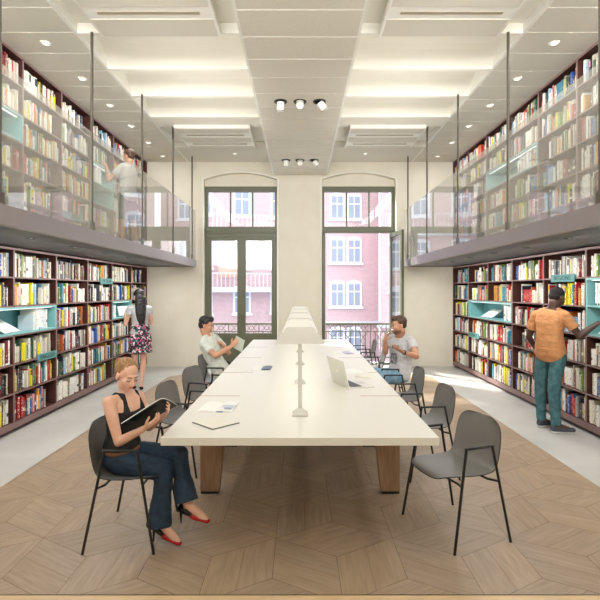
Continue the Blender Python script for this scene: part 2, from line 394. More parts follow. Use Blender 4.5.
# ------------------------------------------------------------------ galleries
ZU, ZT = 2.207, 2.363; XG = 2.28
for s, nm in ((-1, 'left'), (1, 'right')):
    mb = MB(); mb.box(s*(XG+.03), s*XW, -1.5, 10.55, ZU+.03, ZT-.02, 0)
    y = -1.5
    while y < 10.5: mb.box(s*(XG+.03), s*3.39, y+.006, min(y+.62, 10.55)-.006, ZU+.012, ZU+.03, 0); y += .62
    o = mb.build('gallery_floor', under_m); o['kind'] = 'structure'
    mb = MB(); mb.box(s*XG, s*(XG+.03), -1.5, 10.55, ZU, ZT, 0); mb.box(s*(XG+.03), s*(XG+.07), -1.5, 10.55, ZU, ZU+.012, 0)
    mb.box(s*(XG+.03), s*3.42, 10.52, 10.55, ZU, ZT, 0)
    o = mb.build('gallery_fascia', fascia_m); o['kind'] = 'structure'
    g = empty('glass_balustrade', (0, 0, 0), 0, 'frameless glass balustrade along the edge of the %s gallery' % nm, 'balustrade', 'gallery balustrades')
    rods = [2.02, 3.67, 5.30, 6.98, 8.68, 10.22]
    ys = [-1.2, .4]+rods+[10.54]
    for a, b in zip(ys, ys[1:]): MB().box(s*(XG+.012), s*(XG+.024), a+.02, b-.02, ZT+.001, 3.44).build('glass_pane', glass, g)
    for k, y in enumerate(rods):
        zt = 4.655 if y < 5 or 8.4 < y < 9.5 else ZC-.001
        e = empty('hanger_rod', (s*(XG+.018), y, ZT), 0, '%s bronze rod hanging the %s gallery from the ceiling' % (['second nearest', 'nearest', 'second', 'third', 'fourth', 'farthest'][k] if k else 'out of view', nm), 'hanger rod', 'gallery hanger rods')
        if k == 0: e['label'] = 'bronze rod hanging the %s gallery, closest to the viewer of all' % nm
        else: e['label'] = '%s bronze rod in view hanging the %s gallery from the ceiling' % (['', 'first', 'second', 'third', 'fourth', 'fifth'][k], nm)
        MB().tube([(0, 0, -.0+.001), (0, 0, zt-ZT)], .016, 10).build('rod', dark_rod, e, smooth=True)
        MB().box(-.02, .02, -.03, .03, .001, .09).build('clamp', dark_rod, e)
        if abs(zt-4.655) < .01: MB().lathe([(.028, -.01), (.028, 0)], (0, 0, zt-ZT), 12).build('ceiling_cup', dark_rod, e)
    for k in range(6):
        e = empty('soffit_spot', (s*2.72, 4.85+.935*k, ZU+.012), 0, '%s small black recessed spot under the %s gallery' % (ords[k]+(' nearest' if k else ''), nm), 'ceiling light', 'recessed spots under the galleries')
        MB().lathe([(.055, -.0005), (.055, -.006), (.04, -.008), (.036, -.002), (.036, -.0005)], n=18).build('bezel', black, e, smooth=True)
        MB().lathe([(.034, -.0005), (.03, -.006), (.001, -.007)], n=14).build('lens', mat('spot_glass', (70, 66, 60), .2), e, smooth=True)
# ------------------------------------------------------------------ exterior street
bm_ = bpy.data.materials.new('pink_brick'); bm_.use_nodes = True; MATS['pink_brick'] = bm_
b_ = bm_.node_tree.nodes['Principled BSDF']; b_.inputs['Roughness'].default_value = .85
tc = N(bm_, 'ShaderNodeUVMap'); br = N(bm_, 'ShaderNodeTexBrick'); br.inputs['Scale'].default_value = 1; br.inputs['Brick Width'].default_value = .26; br.inputs['Row Height'].default_value = .09; br.inputs['Mortar Size'].default_value = .01
br.inputs['Color1'].default_value = lin((198, 160, 162)); br.inputs['Color2'].default_value = lin((208, 174, 178)); br.inputs['Mortar'].default_value = lin((218, 200, 204))
L(bm_, tc.outputs[0], br.inputs['Vector']); L(bm_, br.outputs[0], b_.inputs['Base Color'])
ext_w = mat('exterior_white', (236, 238, 244), .7); ext_gl = mat('exterior_glazing', (150, 158, 178), .15); stone = noisy('exterior_stone', (205, 208, 218), (216, 218, 226), 1, .8)
coral = mat('coral_blind', (222, 168, 148), .8)
def facade(name, p0, p1, z0, z1, wins, label, bands=(), roof=None):
    p0, p1 = V(p0), V(p1); U = (p1-p0).normalized(); ln = (p1-p0).length; Nn = V((U.y, -U.x)); ang = math.atan2(U.y, U.x)
    e = empty(name, (p0.x, p0.y, 0), ang, label, 'building')
    m = MB(); m.box(0, ln, 0, 6, z0, z1, 0)
    o = m.build('wall', bm_, e); ul = o.data.uv_layers.new(name='UVMap')
    for lp in o.data.loops:
        c = o.data.vertices[lp.vertex_index].co; ul.data[lp.index].uv = (c.x+c.y, c.z)
    for u, z, w_, h_, kind in wins:
        f = MB(); 
        n = 8
        arch = [(u-w_/2-.16, z-.0), (u+w_/2+.16, z)]+[(u+(w_/2+.16)*math.cos(PI*i/n), z+h_+.22*math.sin(PI*i/n)) for i in range(n+1)]
        f.prism(arch, -.10, .02); f.box(u-w_/2-.25, u+w_/2+.25, -.22, .02, z-.16, z)
        fo = f.build('window', ext_w, e)
        q = MB()
        if kind == 1:
            q.box(u-w_/2, u-.04, -.12, -.1, z+.08, z+h_*.62); q.box(u+.04, u+w_/2, -.12, -.1, z+.08, z+h_*.62); q.box(u-w_/2, u-.04, -.12, -.1, z+h_*.68, z+h_-.05); q.box(u+.04, u+w_/2, -.12, -.1, z+h_*.68, z+h_-.05)
        elif kind == 0: q.box(u-w_/2, u-.04, -.12, -.1, z+.08, z+h_-.05); q.box(u+.04, u+w_/2, -.12, -.1, z+.08, z+h_-.05)
        elif kind == 2: q.box(u-w_/2, u+w_/2, -.12, -.1, z+.1, z+h_*.5)
        q.build('pane', ext_gl, fo)
    for z, t, dp in bands: MB().box(-.1, ln+.1, -dp, .02, z, z+t).build('balcony_slab' if dp > .5 else 'string_course', stone, e)
    if roof:
        MB().prism([(-.4, z1), (2.5, z1+2.2), (6, z1+2.2), (6, z1)], 0, ln, axis='x').build('roof', stone, e)
    return e
# left: long brick terrace, receding to the right
lw = []
for fl, z in enumerate((-.2-3.6, -.2, 3.1, 6.9, 10.4, 13.6)):
    for u in (1.5, 4.6, 7.4, 10.6, 13.4, 16.2): lw.append((u, z+.2, 1.0, 1.9 if fl != 1 else 1.8, 2 if (fl == 1 and u in (10.6,)) else 1))
fe = facade('brick_terrace', (-17, 31), (-.2, 36.5), -4, 14.2, lw, 'long pink brick terrace with arched white windows seen through the left window', bands=((1.55, .35, 1.3), (5.6, .45, 1.3), (9.6, .3, .3)), roof=True)
for zz, nmx in ((1.9, 0), (6.05, 1)):
    r = MB(); r.box(0, 17.6, -1.28, -1.24, zz+.95, zz+1.0)
    for i in range(60): r.box(i*.3, i*.3+.03, -1.275, -1.245, zz, zz+.95)
    r.build('balcony_railing', ext_w, fe)
MB().box(11.6, 12.9, -.9, -.85, 2.6, 4.3).build('blind', coral, fe)
MB().box(11.0, 11.8, -.3, -.25, 9.9, 10.7).build('blind', coral, fe)
# right: brick corner house in two planes
rw = [(u, z, .85, 1.75, 1) for z in (-3.0, .45, 3.75, 7.05, 10.3) for u in (1.9, 3.2)]
facade('brick_corner_house', (.9, 36), (6.0, 36.5), -4, 15, [(a+.0, b, c, d_, k) for a, b, c, d_, k in rw], 'pink brick house with paired white windows seen through the right window', bands=((-.9, .25, .35),), roof=True)
facade('brick_side_house', (5.6, 33.6), (12.5, 30), -4, 15, [(u, z, .95, 2.0, 1) for z in (-3.6, 1.6, 4.9, 8.2, 11) for u in (1.3, 4.2)], 'pink brick house front at the far right edge of the open window', bands=((-.9, .25, .35),), roof=True)
facade('pale_townhouse', (-1.4, 44.5), (3.6, 44.5), -4, 13, [(u, z, .9, 1.8, 0) for z in (-3, .6, 4, 7.6) for u in (1, 3)], 'pale house with white windows seen between the two brick ones', bands=())
o = bx('ground', noisy('street_paving', (150, 155, 170), (170, 176, 190), .6, .8), -40, 40, 11.6, 60, -4.2, -4.0, kind='structure')
# ------------------------------------------------------------------ bookcases
def bays(lo, hi, step): 
    r = [hi]
    while r[-1]-step > lo-.01: r.append(r[-1]-step)
    return r[::-1]
LOW_D = bays(4.6, 10.665, .9925); UP_D = bays(4.9, 10.665, .9545)      # upright positions
LOW_Z = [.129, .475, .820, 1.165, 1.512, 1.857, 2.203]
UP_Z = [2.452, 2.799, 3.146, 3.493, 3.840, 4.187, 4.541]
XF = 3.40; TH = .028
def bookcase(s, D, Z, base, label, skip, nm):
    e = empty('bookcase', (s*XF, D[-1], base), 0, label, 'bookcase')
    ox, oy, oz = s*XF, D[-1], base
    def part(name, x0, x1, y0, y1, z0, z1, front=True):
        m = MB(); m.box(x0*s-ox+0, x1*s-ox, y0-oy, y1-oy, z0-oz, z1-oz, 0)
        if front: m.box(s*(XF-.004)-ox, s*XF-ox, y0-oy, y1-oy, z0-oz, z1-oz, 1)
        return m.build(name, [wood_dk, wood_edge], e)
    part('back_panel', XF+.31, XF+.33, D[0], D[-1], Z[0]-.02, Z[-1], False)
    part('plinth', XF, XF+.30, D[0], D[-1], (base+.052 if base < 1 else base+.001), Z[0]-TH, True)
    if base < 1: part('toe_kick', XF+.06, XF+.28, D[0], D[-1], base+.001, base+.052, False)
    for i, z in enumerate(Z):
        if i in (0, len(Z)-1): part('shelf', XF, XF+.31, D[0], D[-1], z-TH, z); continue
        for j in range(len(D)-1):
            if (i, j) in skip['shelf']: continue
            part('shelf', XF, XF+.31, D[j]+TH/2, D[j+1]-TH/2, z-TH/2-.004, z)
    for j, d in enumerate(D):
        gaps = sorted(skip['up'].get(j, []))
        z = Z[0]; segs = []
        for a, b in gaps: segs.append((z, Z[a]-TH/2-.004 if a else z)); z = Z[b]
        segs.append((z, Z[-1]-TH))
        for k, (a, b) in enumerate(segs):
            if b-a > .02: part('upright', XF, XF+.31, max(D[0], d-TH/2), min(D[-1], d+TH/2), a, b)
    return e
def disp_box(s, y0, y1, z0, z1, label, mids=()):
    e = empty('display_box', (s*XF, (y0+y1)/2, z0), 0, label, 'display box', 'teal display boxes in the bookcases'); t = .022; hy = (y1-y0)/2; h = z1-z0
    def P(name, *a, m=teal): return MB().box(*a).build(name, m, e)
    f = -s*.012
    P('side_panel', f, s*.29, -hy, -hy+t, 0, h); P('side_panel', f, s*.29, hy-t, hy, 0, h)
    P('bottom_panel', f, s*.29, -hy+t, hy-t, 0, t); P('top_panel', f, s*.29, -hy+t, hy-t, h-t, h)
    P('back_panel', s*.29, s*.30, -hy, hy, 0, h, m=teal_in)
    for z in mids: P('shelf', f, s*.29, -hy+t, hy-t, z-t/2, z+t/2)
    P('light_strip', s*.02, s*.05, -hy+.06, hy-.06, h-t-.008, h-t-.001, m=mat('led_strip', (255, 255, 250), .4, emit=(245, 252, 255), es=1.1))
    return e
HL = .0145
# which compartments hold display boxes: (row0, row1, bay0, bay1) ; row 0 is the bottom
nL, nU = len(LOW_D)-1, len(UP_D)-1
BOX = {('L', -1): [(3, 4, 0, 2), (3, 4, 4, 5)], ('L', 1): [(3, 5, 0, 1), (3, 4, 3, 5)], ('U', -1): [(3, 4, 0, 1), (2, 4, 3, 4)], ('U', 1): [(3, 4, 2, 4)]}
BL = {('L', -1): ['wide teal lit display box in the lower left bookcase nearest the viewer', 'small teal display box on the left bookcase beside the woman in the skirt'],
      ('L', 1): ['tall teal display box touched by the man in orange', 'wide low teal display box in the far part of the lower right bookcase'],
      ('U', -1): ['teal display box at the left edge behind the glass of the left gallery', 'two-tier teal display box beside the man on the left gallery'],
      ('U', 1): ['long teal lit display box behind the glass of the right gallery']}
CASE = {}
for key, bl in BOX.items():
    lv, s = key; D, Z, base = (LOW_D, LOW_Z, 0.0) if lv == 'L' else (UP_D, UP_Z, 2.343)
    sk = {'shelf': set(), 'up': {}}
    for r0, r1, b0, b1 in bl:
        for r in range(r0+1, r1):
            for b in range(b0, b1): sk['shelf'].add((r, b))
        for b in range(b0+1, b1): sk['up'].setdefault(b, []).append((r0, r1))
    nm = ('lower ' if lv == 'L' else 'upper ')+('left' if s < 0 else 'right')
    bookcase(s, D, Z, base, {'L': 'dark brown wooden bookcase standing along the %s wall under the gallery', 'U': 'dark brown wooden bookcase on the %s gallery behind the glass balustrade'}[lv] % ('left' if s < 0 else 'right'), sk, nm)
    for (r0, r1, b0, b1), lb in zip(bl, BL[key]):
        disp_box(s, D[b0]+HL, D[b1]-HL-.001, Z[r0]+.001, Z[r1]-TH/2-.005, lb, mids=[Z[r]-Z[r0] for r in range(r0+1, r1)])
# ------------------------------------------------------------------ books
PAL = [((238, 236, 228), 'white', 30), ((222, 214, 196), 'cream', 16), ((198, 192, 182), 'pale grey', 9), ((150, 140, 128), 'taupe', 5), ((176, 26, 30), 'red', 8),
       ((120, 22, 36), 'dark red', 3), ((226, 214, 40), 'yellow', 7), ((216, 160, 60), 'ochre', 4), ((206, 100, 44), 'orange', 4), ((110, 150, 50), 'green', 4), ((48, 84, 62), 'dark green', 3),
       ((52, 132, 150), 'teal', 4), ((36, 84, 168), 'blue', 4), ((150, 190, 216), 'light blue', 4), ((36, 40, 60), 'navy', 4), ((34, 32, 32), 'black', 6), ((100, 66, 46), 'brown', 4), ((226, 150, 160), 'pink', 2), ((90, 92, 98), 'grey', 4)]
PW = [p[2] for p in PAL]
cov = mat('book_cover', (255, 255, 255), .5)
at1 = N(cov, 'ShaderNodeAttribute'); at1.attribute_name = 'tint'; L(cov, at1.outputs['Color'], cov.node_tree.nodes['Principled BSDF'].inputs['Base Color'])
sp = mat('book_spine', (255, 255, 255), .45); bs = sp.node_tree.nodes['Principled BSDF']      # printed spine: the tint with lettering-like marks
at2 = N(sp, 'ShaderNodeAttribute'); at2.attribute_name = 'tint'; tcs = N(sp, 'ShaderNodeTexCoord'); mps = N(sp, 'ShaderNodeMapping'); mps.inputs['Scale'].default_value = (70, 70, 60)
nzs = N(sp, 'ShaderNodeTexNoise'); nzs.inputs['Scale'].default_value = 1; nzs.inputs['Detail'].default_value = 3
crs = N(sp, 'ShaderNodeValToRGB'); crs.color_ramp.interpolation = 'CONSTANT'; crs.color_ramp.elements[0].color = (0, 0, 0, 1); crs.color_ramp.elements[1].position = .60; crs.color_ramp.elements[1].color = (1, 1, 1, 1)
at3 = N(sp, 'ShaderNodeAttribute'); at3.attribute_name = 'ink'; mxs = N(sp, 'ShaderNodeMix', data_type='RGBA')
geo = N(sp, 'ShaderNodeNewGeometry')
L(sp, geo.outputs['Position'], mps.inputs[0]); L(sp, mps.outputs[0], nzs.inputs['Vector']); L(sp, nzs.outputs[0], crs.inputs[0]); L(sp, crs.outputs[0], mxs.inputs[0]); L(sp, at2.outputs['Color'], mxs.inputs[6]); L(sp, at3.outputs['Color'], mxs.inputs[7]); L(sp, mxs.outputs[2], bs.inputs['Base Color'])
paper = noisy('paper_edges', (232, 226, 210), (216, 208, 190), 60, .8, (1, 1, 1))
class BookMesh:
    def __init__(s): s.v = []; s.f = []; s.m = []; s.c = []; s.k = []
    def quad(s, p, m, c, k=(0, 0, 0, 1)): n = len(s.v); s.v += p; s.f.append([n, n+1, n+2, n+3]); s.m.append(m); s.c.append(c); s.k.append(k)
    def book(s, t, h, dp, c, ink, bands, T):
        # local: x = depth into the shelf (0 spine .. dp), y = thickness (0..t), z = height
        P = lambda x, y, z: tuple(T @ V((x, y, z)))
        zs = [0]+[b[0]*h for b in bands]+[h]; cs = [b[1] for b in bands]+[bands[-1][2]] if bands else [(c, 0)]
        b_ = .0018
        for i in range(len(zs)-1):
            cc, inked = cs[i]; m = 1 if inked else 0
            s.quad([P(0, b_, zs[i]), P(0, b_, zs[i+1]), P(0, t-b_, zs[i+1]), P(0, t-b_, zs[i])], m, cc, ink)
        s.quad([P(0, b_, 0), P(b_, 0, 0), P(b_, 0, h), P(0, b_, h)], 0, c); s.quad([P(0, t-b_, 0), P(0, t-b_, h), P(b_, t, h), P(b_, t, 0)], 0, c)
        s.quad([P(b_, 0, 0), P(dp, 0, 0), P(dp, 0, h), P(b_, 0, h)], 0, c); s.quad([P(b_, t, 0), P(b_, t, h), P(dp, t, h), P(dp, t, 0)], 0, c)
        cv = min(.0025, t*.2); a = .003
        for z in (h, 0):       # boards stand proud of the page block
            zz = z-a if z else a
            s.quad([P(0, b_, z), P(dp, cv, z), P(dp, 0, z), P(b_, 0, z)], 0, c); s.quad([P(0, t-b_, z), P(b_, t, z), P(dp, t, z), P(dp, t-cv, z)], 0, c)
            s.quad([P(.002, cv, zz), P(.002, t-cv, zz), P(dp-.003, t-cv, zz), P(dp-.003, cv, zz)], 2, (1, 1, 1, 1))
        s.quad([P(dp-.003, cv, a), P(dp-.003, cv, h-a), P(dp-.003, t-cv, h-a), P(dp-.003, t-cv, a)], 2, (1, 1, 1, 1))
        s.quad([P(dp, 0, 0), P(dp, cv, 0), P(dp, cv, h), P(dp, 0, h)], 0, c); s.quad([P(dp, t, 0), P(dp, t, h), P(dp, t-cv, h), P(dp, t-cv, 0)], 0, c)
    def build(s, name):
        me = bpy.data.meshes.new(name); me.from_pydata(s.v, [], s.f)
        for m in (cov, sp, paper): me.materials.append(m)
        me.polygons.foreach_set('material_index', s.m)
        for nm, src in (('tint', s.c), ('ink', s.k)):
            ca = me.color_attributes.new(nm, 'FLOAT_COLOR', 'CORNER'); buf = []
            for c in src: buf += list(c)*4
            ca.data.foreach_set('color', buf)
        o = bpy.data.objects.new(name, me); COL.objects.link(o); return o
BOOKS = []      # (area in view, spec) for every book on the shelves
def sec(k): return ['bottom', 'second', 'third', 'fourth', 'fifth', 'top'][k]
ordn = lambda n: '%d%s' % (n, 'th' if 10 < n % 100 < 14 else {1: 'st', 2: 'nd', 3: 'rd'}.get(n % 10, 'th'))
def pick():
    c, n, _ = random.choices(PAL, PW)[0]
    j = random.uniform(.92, 1.06); return tuple(min(255, v*j) for v in c), n
def spine(c, n):
    lc = lin(c); dark = sum(c) < 420
    ink = lin(random.choice([(240, 238, 230), (220, 200, 120), (235, 235, 235)] if dark else [(30, 30, 34), (40, 40, 60), (150, 30, 30), (60, 60, 60)]))
    if n == 'yellow' and random.random() < .6: ink = lin((20, 20, 20))
    r = random.random(); oc = lin(pick()[0])
    if r < .35: b = [(.12, (lc, 0)), (random.uniform(.5, .85), (lc, 1), (lc, 0))]
    elif r < .6: b = [(.08, (oc, 0)), (.2, (lc, 0)), (random.uniform(.6, .85), (lc, 1), (lc, 0))]
    elif r < .75: b = [(.3, (lc, 0)), (.45, (oc, 1)), (.85, (lc, 1), (lc, 0))]
    elif r < .88: b = [(.06, (lc, 0)), (.93, (lc, 1), (oc, 0))]
    else: b = [(random.uniform(.55, .75), (lc, 0)), (.95, (oc, 1), (lc, 0))]
    # normalise to (height, (colour, inked)) with the last carrying the top colour
    return [(q[0], q[1]) + ((q[2],) if len(q) > 2 else ()) for q in b], ink
def fill(lv, s, row, bay, D, Z, y0=None, y1=None, palette=None, box=None):
    a = (D[bay]+TH/2+.003 if y0 is None else y0); b = (D[bay+1]-TH/2-.003 if y1 is None else y1); z = Z[row]+.0015+(box or 0)
    avail = .30 if lv == 'U' and row == 5 else .292
    y = a+(random.choice([0, 0, 0, .0, .04]) if y0 is None else 0); end = b-(random.choice([0, .01, .03, .08, .20]) if y1 is None else 0)
    n = 0; row_ = []; run = None
    while True:
        t = random.choice([.014, .018, .022, .026, .03, .034, .04, .052]); t *= random.uniform(.9, 1.15)
        if run and run[2] > 0: c, nm, _, t, h, dp = run; run = (c, nm, run[2]-1, t, h, dp); same = True
        else:
            c, nm = pick() if not palette else random.choice(palette); h = random.choice([.19, .21, .225, .235, .25, .262, .275, .285])*random.uniform(.97, 1.02); dp = random.uniform(.13, .21)
            if random.random() < .10: run = (c, nm, random.randint(1, 4), t, h, dp)
        if y+t > end: break
        h_ = min(h, avail)
        row_.append([y, t, h_, dp, c, nm]); y += t+.0008
        if random.random() < .03: y += random.uniform(.03, .1)
    lean = random.random() < .3 and len(row_) > 2
    for i, (y, t, h, dp, c, nm) in enumerate(row_):
        x = s*(XF+random.uniform(.018, .045)); ang = 0
        if lean and i == len(row_)-1 and end-y-t > .05:
            ang = -math.radians(random.uniform(5, 10)); 
        T = Matrix.Translation((x, y, z))
        if ang:
            T = Matrix.Translation((x, y+h*math.sin(-ang)+.001, z)) @ Matrix.Rotation(-ang, 4, 'X')
        if s < 0: T = T @ Matrix.Scale(-1, 4, (1, 0, 0))
        d = y+t/2; px = 300+s*XF*480/d; py = 290-(z-CH)*480/d
        inside = -8 < px < 608 and py > -6
        hidden = lv == 'L' and ((s < 0 and 101 < px < 140 and py > 375) or (s > 0 and 540 < px < 556 and py > 318))
        sz = (h*480/d)*(XF*480*t/d/d) if inside and not hidden else 0
        BOOKS.append(dict(T=T, t=t, h=h, dp=dp, c=c, nm=nm, sz=sz, lv=lv, s=s, row=row, bay=bay, i=i, n=len(row_), lean=bool(ang), px=px, box=box))
for (lv, s), bl in BOX.items():
    D, Z = (LOW_D, LOW_Z) if lv == 'L' else (UP_D, UP_Z)
    for row in range(6):
        for bay in range(len(D)-1):
            if any(r0 <= row < r1 and b0 <= bay < b1 for r0, r1, b0, b1 in bl): continue
            if 300-XF*480/D[bay+1] < -5: continue
            fill(lv, s, row, bay, D, Z)
W_ = [((240, 240, 238), 'white'), ((232, 236, 240), 'white'), ((226, 222, 214), 'cream'), ((214, 224, 232), 'pale blue')]
# books standing in the display boxes
fill('L', -1, 3, 1, LOW_D, LOW_Z, 6.15, 6.60, W_, .022); fill('L', 1, 3, 3, LOW_D, LOW_Z, 7.74, 8.10, W_, .022); fill('L', -1, 3, 4, LOW_D, LOW_Z, 8.76, 8.95, W_, .022)
fill('U', -1, 3, 3, UP_D, UP_Z, 7.83, 8.3, W_, .022); fill('U', 1, 3, 2, UP_D, UP_Z, 7.0, 7.55, [((170, 120, 90), 'brown'), ((210, 170, 130), 'tan')]+W_, .022)
fill('L', 1, 4, 0, LOW_D, LOW_Z, 5.05, 5.6, W_, .012)
BOOKS.sort(key=lambda b: -b['sz'])
NB = 300
def words(b):
    th = 'thin ' if b['t'] < .02 else ('thick ' if b['t'] > .042 else '')
    near = b['s'] < 0
    case = {'L': 'lower-', 'U': 'upper-'}[b['lv']]+('left' if b['s'] < 0 else 'right')
    # count from the far end of the compartment, which is always in view
    k = b['n']-b['i']; side = 'right' if b['s'] < 0 else 'left'
    full = len(LOW_D)-1 if b['lv'] == 'L' else len(UP_D)-1
    bayn = full-b['bay']
    if b['box']: return '%s%s book, %s from %s in teal box, %s bay from window, %s bookcase' % (th, b['nm'], ordn(k), side, ordn(bayn), case)
    return '%s%s book, %s from %s, %s shelf up, %s bay from window, %s bookcase' % (th, b['nm'], ordn(k), side, ordn(b['row']+1), ordn(bayn), case)
rest = BookMesh()
for k, b in enumerate(BOOKS):
    bands, ink = spine(b['c'], b['nm'])
    if k < NB:
        m = BookMesh(); m.book(b['t'], b['h'], b['dp'], lin(b['c']), ink, bands, Matrix.Identity(4))
        o = m.build('book'); o.matrix_world = b['T']
        if b['s'] < 0:   # mirror in the mesh, keep the object unscaled
            for v in o.data.vertices: v.co.x *= -1
            o.matrix_world = b['T'] @ Matrix.Scale(-1, 4, (1, 0, 0))
            o.data.flip_normals()
        tag(o, words(b), 'book', 'books on the shelves')
    else: rest.book(b['t'], b['h'], b['dp'], lin(b['c']), ink, bands, b['T'])
o = rest.build('books'); tag(o, 'the many smaller far books filling the rest of the four tall bookcases', 'books', None, 'stuff')
# open volumes lying in the display boxes
def open_book(loc, rz, rx, label, sc=1.0, cat='open book', mats=None):
    e = empty('open_book', loc, rz, label, cat); e.rotation_euler = (rx, 0, rz)
    m = MB(); n = 10; w_ = .20*sc; h = .26*sc
    for sg in (-1, 1):
        prof = [(sg*w_*i/n, .004+.018*sc*math.sin(PI*min(1, (i/n)*1.0))**.6*(1-.5*i/n)) for i in range(n+1)]
        m.prism([(x, z) for x, z in prof]+[(sg*w_, .002), (0, .002)], -h/2, h/2)
    m.build('page_block', mats or mat('white_page', (240, 240, 236), .7), e)
    c = MB(); c.box(-w_-.005, w_+.005, -h/2-.004, h/2+.004, 0, .0018); c.build('cover', mat('pale_cover', (200, 212, 218), .6), e)
    return e
open_book((-3.54, 5.72, 1.165+.098), PI/2+.12, .55, 'white open book lying in the wide teal box at the left edge')
open_book((3.53, 8.85, 1.165+.098), -PI/2+.12, .55, 'white open book propped in the low teal box of the lower right bookcase')
open_book((-3.54, 8.26, 3.146+.026), PI/2-.1, .0, 'white open book on the lower tier of the teal box on the left gallery', .8)
open_book((3.54, 5.40, 1.165+.085), -PI/2+.05, .55, 'white open book lying under the hand of the man in orange', .8)
open_book((3.53, 8.05, 3.493+.09), -PI/2, .55, 'white open book at the far end of the long teal box on the right gallery', .9)
# ------------------------------------------------------------------ teal shelf signs
def sign(s, y0, y1, z, text, label):
    e = empty('shelf_sign', (s*(XF-.001), (y0+y1)/2, z), 0, label, 'shelf sign', 'teal subject signs on the shelf edges'); hy = (y1-y0)/2
    MB().box(-s*.012, 0, -hy, hy, -.052, .045).build('plate', sign_m, e, bevel=.003)
    cu = bpy.data.curves.new('lettering', 'FONT'); cu.body = text; cu.size = .085; cu.align_x = 'CENTER'; cu.align_y = 'CENTER'; cu.extrude = .001; cu.space_character = 1.12
    t = bpy.data.objects.new('lettering', cu); COL.objects.link(t)
    dg = bpy.context.evaluated_depsgraph_get(); me = bpy.data.meshes.new_from_object(t.evaluated_get(dg)); bpy.data.objects.remove(t)
    me.materials.clear(); me.materials.append(sign_ink)
    t = bpy.data.objects.new('lettering', me); COL.objects.link(t); t.parent = e
    t.location = (-s*.0135, 0, -.004)
    t.rotation_euler = (PI/2, 0, PI/2 if s < 0 else -PI/2)
    w_ = max(v.co.x for v in me.vertices)-min(v.co.x for v in me.vertices)
    if w_ > hy*1.8: t.scale = (hy*1.8/w_,)*2+(1,)
sign(-1, 6.20, 6.69, .82, 'ENGLISH', 'teal shelf sign on the left bookcase nearest the seated woman')
sign(-1, 8.16, 8.68, 1.857, 'FICTION', 'teal shelf sign high on the left bookcase near the woman in the flowered skirt')
sign(1, 5.93, 6.48, 1.857, 'REGIONS', 'teal shelf sign on the right bookcase above the head of the man in orange')
sign(1, 9.10, 9.64, .82, 'SCIENCE', 'small teal shelf sign below the low teal box on the right bookcase')
sign(-1, 6.86, 7.50, 2.799, 'HISTORY', 'teal shelf sign behind the glass on the left gallery')
# ------------------------------------------------------------------ long table
ttop = mat('table_laminate', (224, 222, 214), .38); oakv = noisy('leg_veneer', (150, 118, 92), (172, 138, 110), 10, .5, (6, 6, .7))
seam = mat('seam_inlay', (172, 148, 136), .6)
TY0, TY1, TZ = 3.08, 9.17, .752
t = empty('library_table', (0, (TY0+TY1)/2, 0), 0, 'long cream-topped library table on wooden legs in the middle of the hall', 'table')
oy = (TY0+TY1)/2
MB().box(-.895, .895, TY0-oy, TY1-oy, TZ-.052, TZ).build('tabletop', ttop, t, bevel=.003)
for k in range(1, 5):
    y = 3.08+1.218*k-oy
    for s in (-1, 1): MB().box(s*.54, s*.893, y-.008, y+.008, TZ, TZ+.0012).build('seam_strip', seam, t)
for y in (4.0, 5.2, 6.42, 7.64, 8.6):
    for s in (-1, 1):
        MB().prism([(s*.832, .02), (s*.675, .02), (s*.60, TZ-.053), (s*.832, TZ-.053)], y-.0-oy, y+.07-oy).build('leg', oakv, t, bevel=.003)
        MB().box(s*.828, s*.68, y+.004-oy, y+.066-oy, 0, .02).build('foot', black, t)
for s in (-1, 1): MB().box(s*.56, s*.62, 4.1-oy, 8.6-oy, TZ-.11, TZ-.053).build('apron_rail', black, t)
# ------------------------------------------------------------------ table lamp running down the middle
lm = mat('lamp_white', (206, 203, 194), .45)
dif = bpy.data.materials.new('ribbed_diffuser'); dif.use_nodes = True; db = dif.node_tree.nodes['Principled BSDF']
db.inputs['Base Color'].default_value = lin((236, 234, 226)); db.inputs['Roughness'].default_value = .35; db.inputs['Emission Color'].default_value = lin((255, 248, 232)); db.inputs['Emission Strength'].default_value = .03
LY0, LY1, LZ = 3.60, 8.60, 1.295
l = empty('table_lamp', (0, 3.65, TZ), 0, 'long white table lamp with ribbed translucent shade along the table centre', 'lamp')
a0, a1 = LY0-3.65, LY1-3.65; z0 = LZ-TZ
hw, tw = .183, .132
m = MB()      # lower sloping skirt, open below: thin walls
for s in (-1, 1): m.prism([(s*hw, z0), (s*(hw-.006), z0), (s*(tw+.006-.01), z0+.084), (s*(tw+.002), z0+.088)], a0+.006, a1-.006)
m.prism([(-hw, z0), (hw, z0), (tw, z0+.088), (-tw, z0+.088)], a0, a0+.006); m.prism([(-hw, z0), (hw, z0), (tw, z0+.088), (-tw, z0+.088)], a1-.006, a1)
m.build('shade', lm, l)
m = MB()      # ribbed translucent top
y = a0+.01
while y < a1-.03:
    m.prism([(-tw, z0+.088), (tw, z0+.088), (tw-.035, z0+.112), (-tw+.035, z0+.112)], y, y+.034); y += .062
m.build('ribbed_cover', dif, l); MB().box(-tw+.006, tw-.006, a0+.006, a1-.006, z0+.083, z0+.0875).build('cover_tray', mat('lamp_tray', (178, 174, 162), .6), l)
m = MB()
for s in (-1, 1): m.box(s*tw, s*(tw-.010), a0, a1, z0+.086, z0+.097)
m.build('top_rail', fr_w, l)
m = MB(); m.box(-.03, .03, a0+.05, a1-.05, z0+.062, z0+.075); m.build('light_bar', mat('lamp_tube', (255, 250, 240), .4, emit=(255, 244, 222), es=2.5), l)
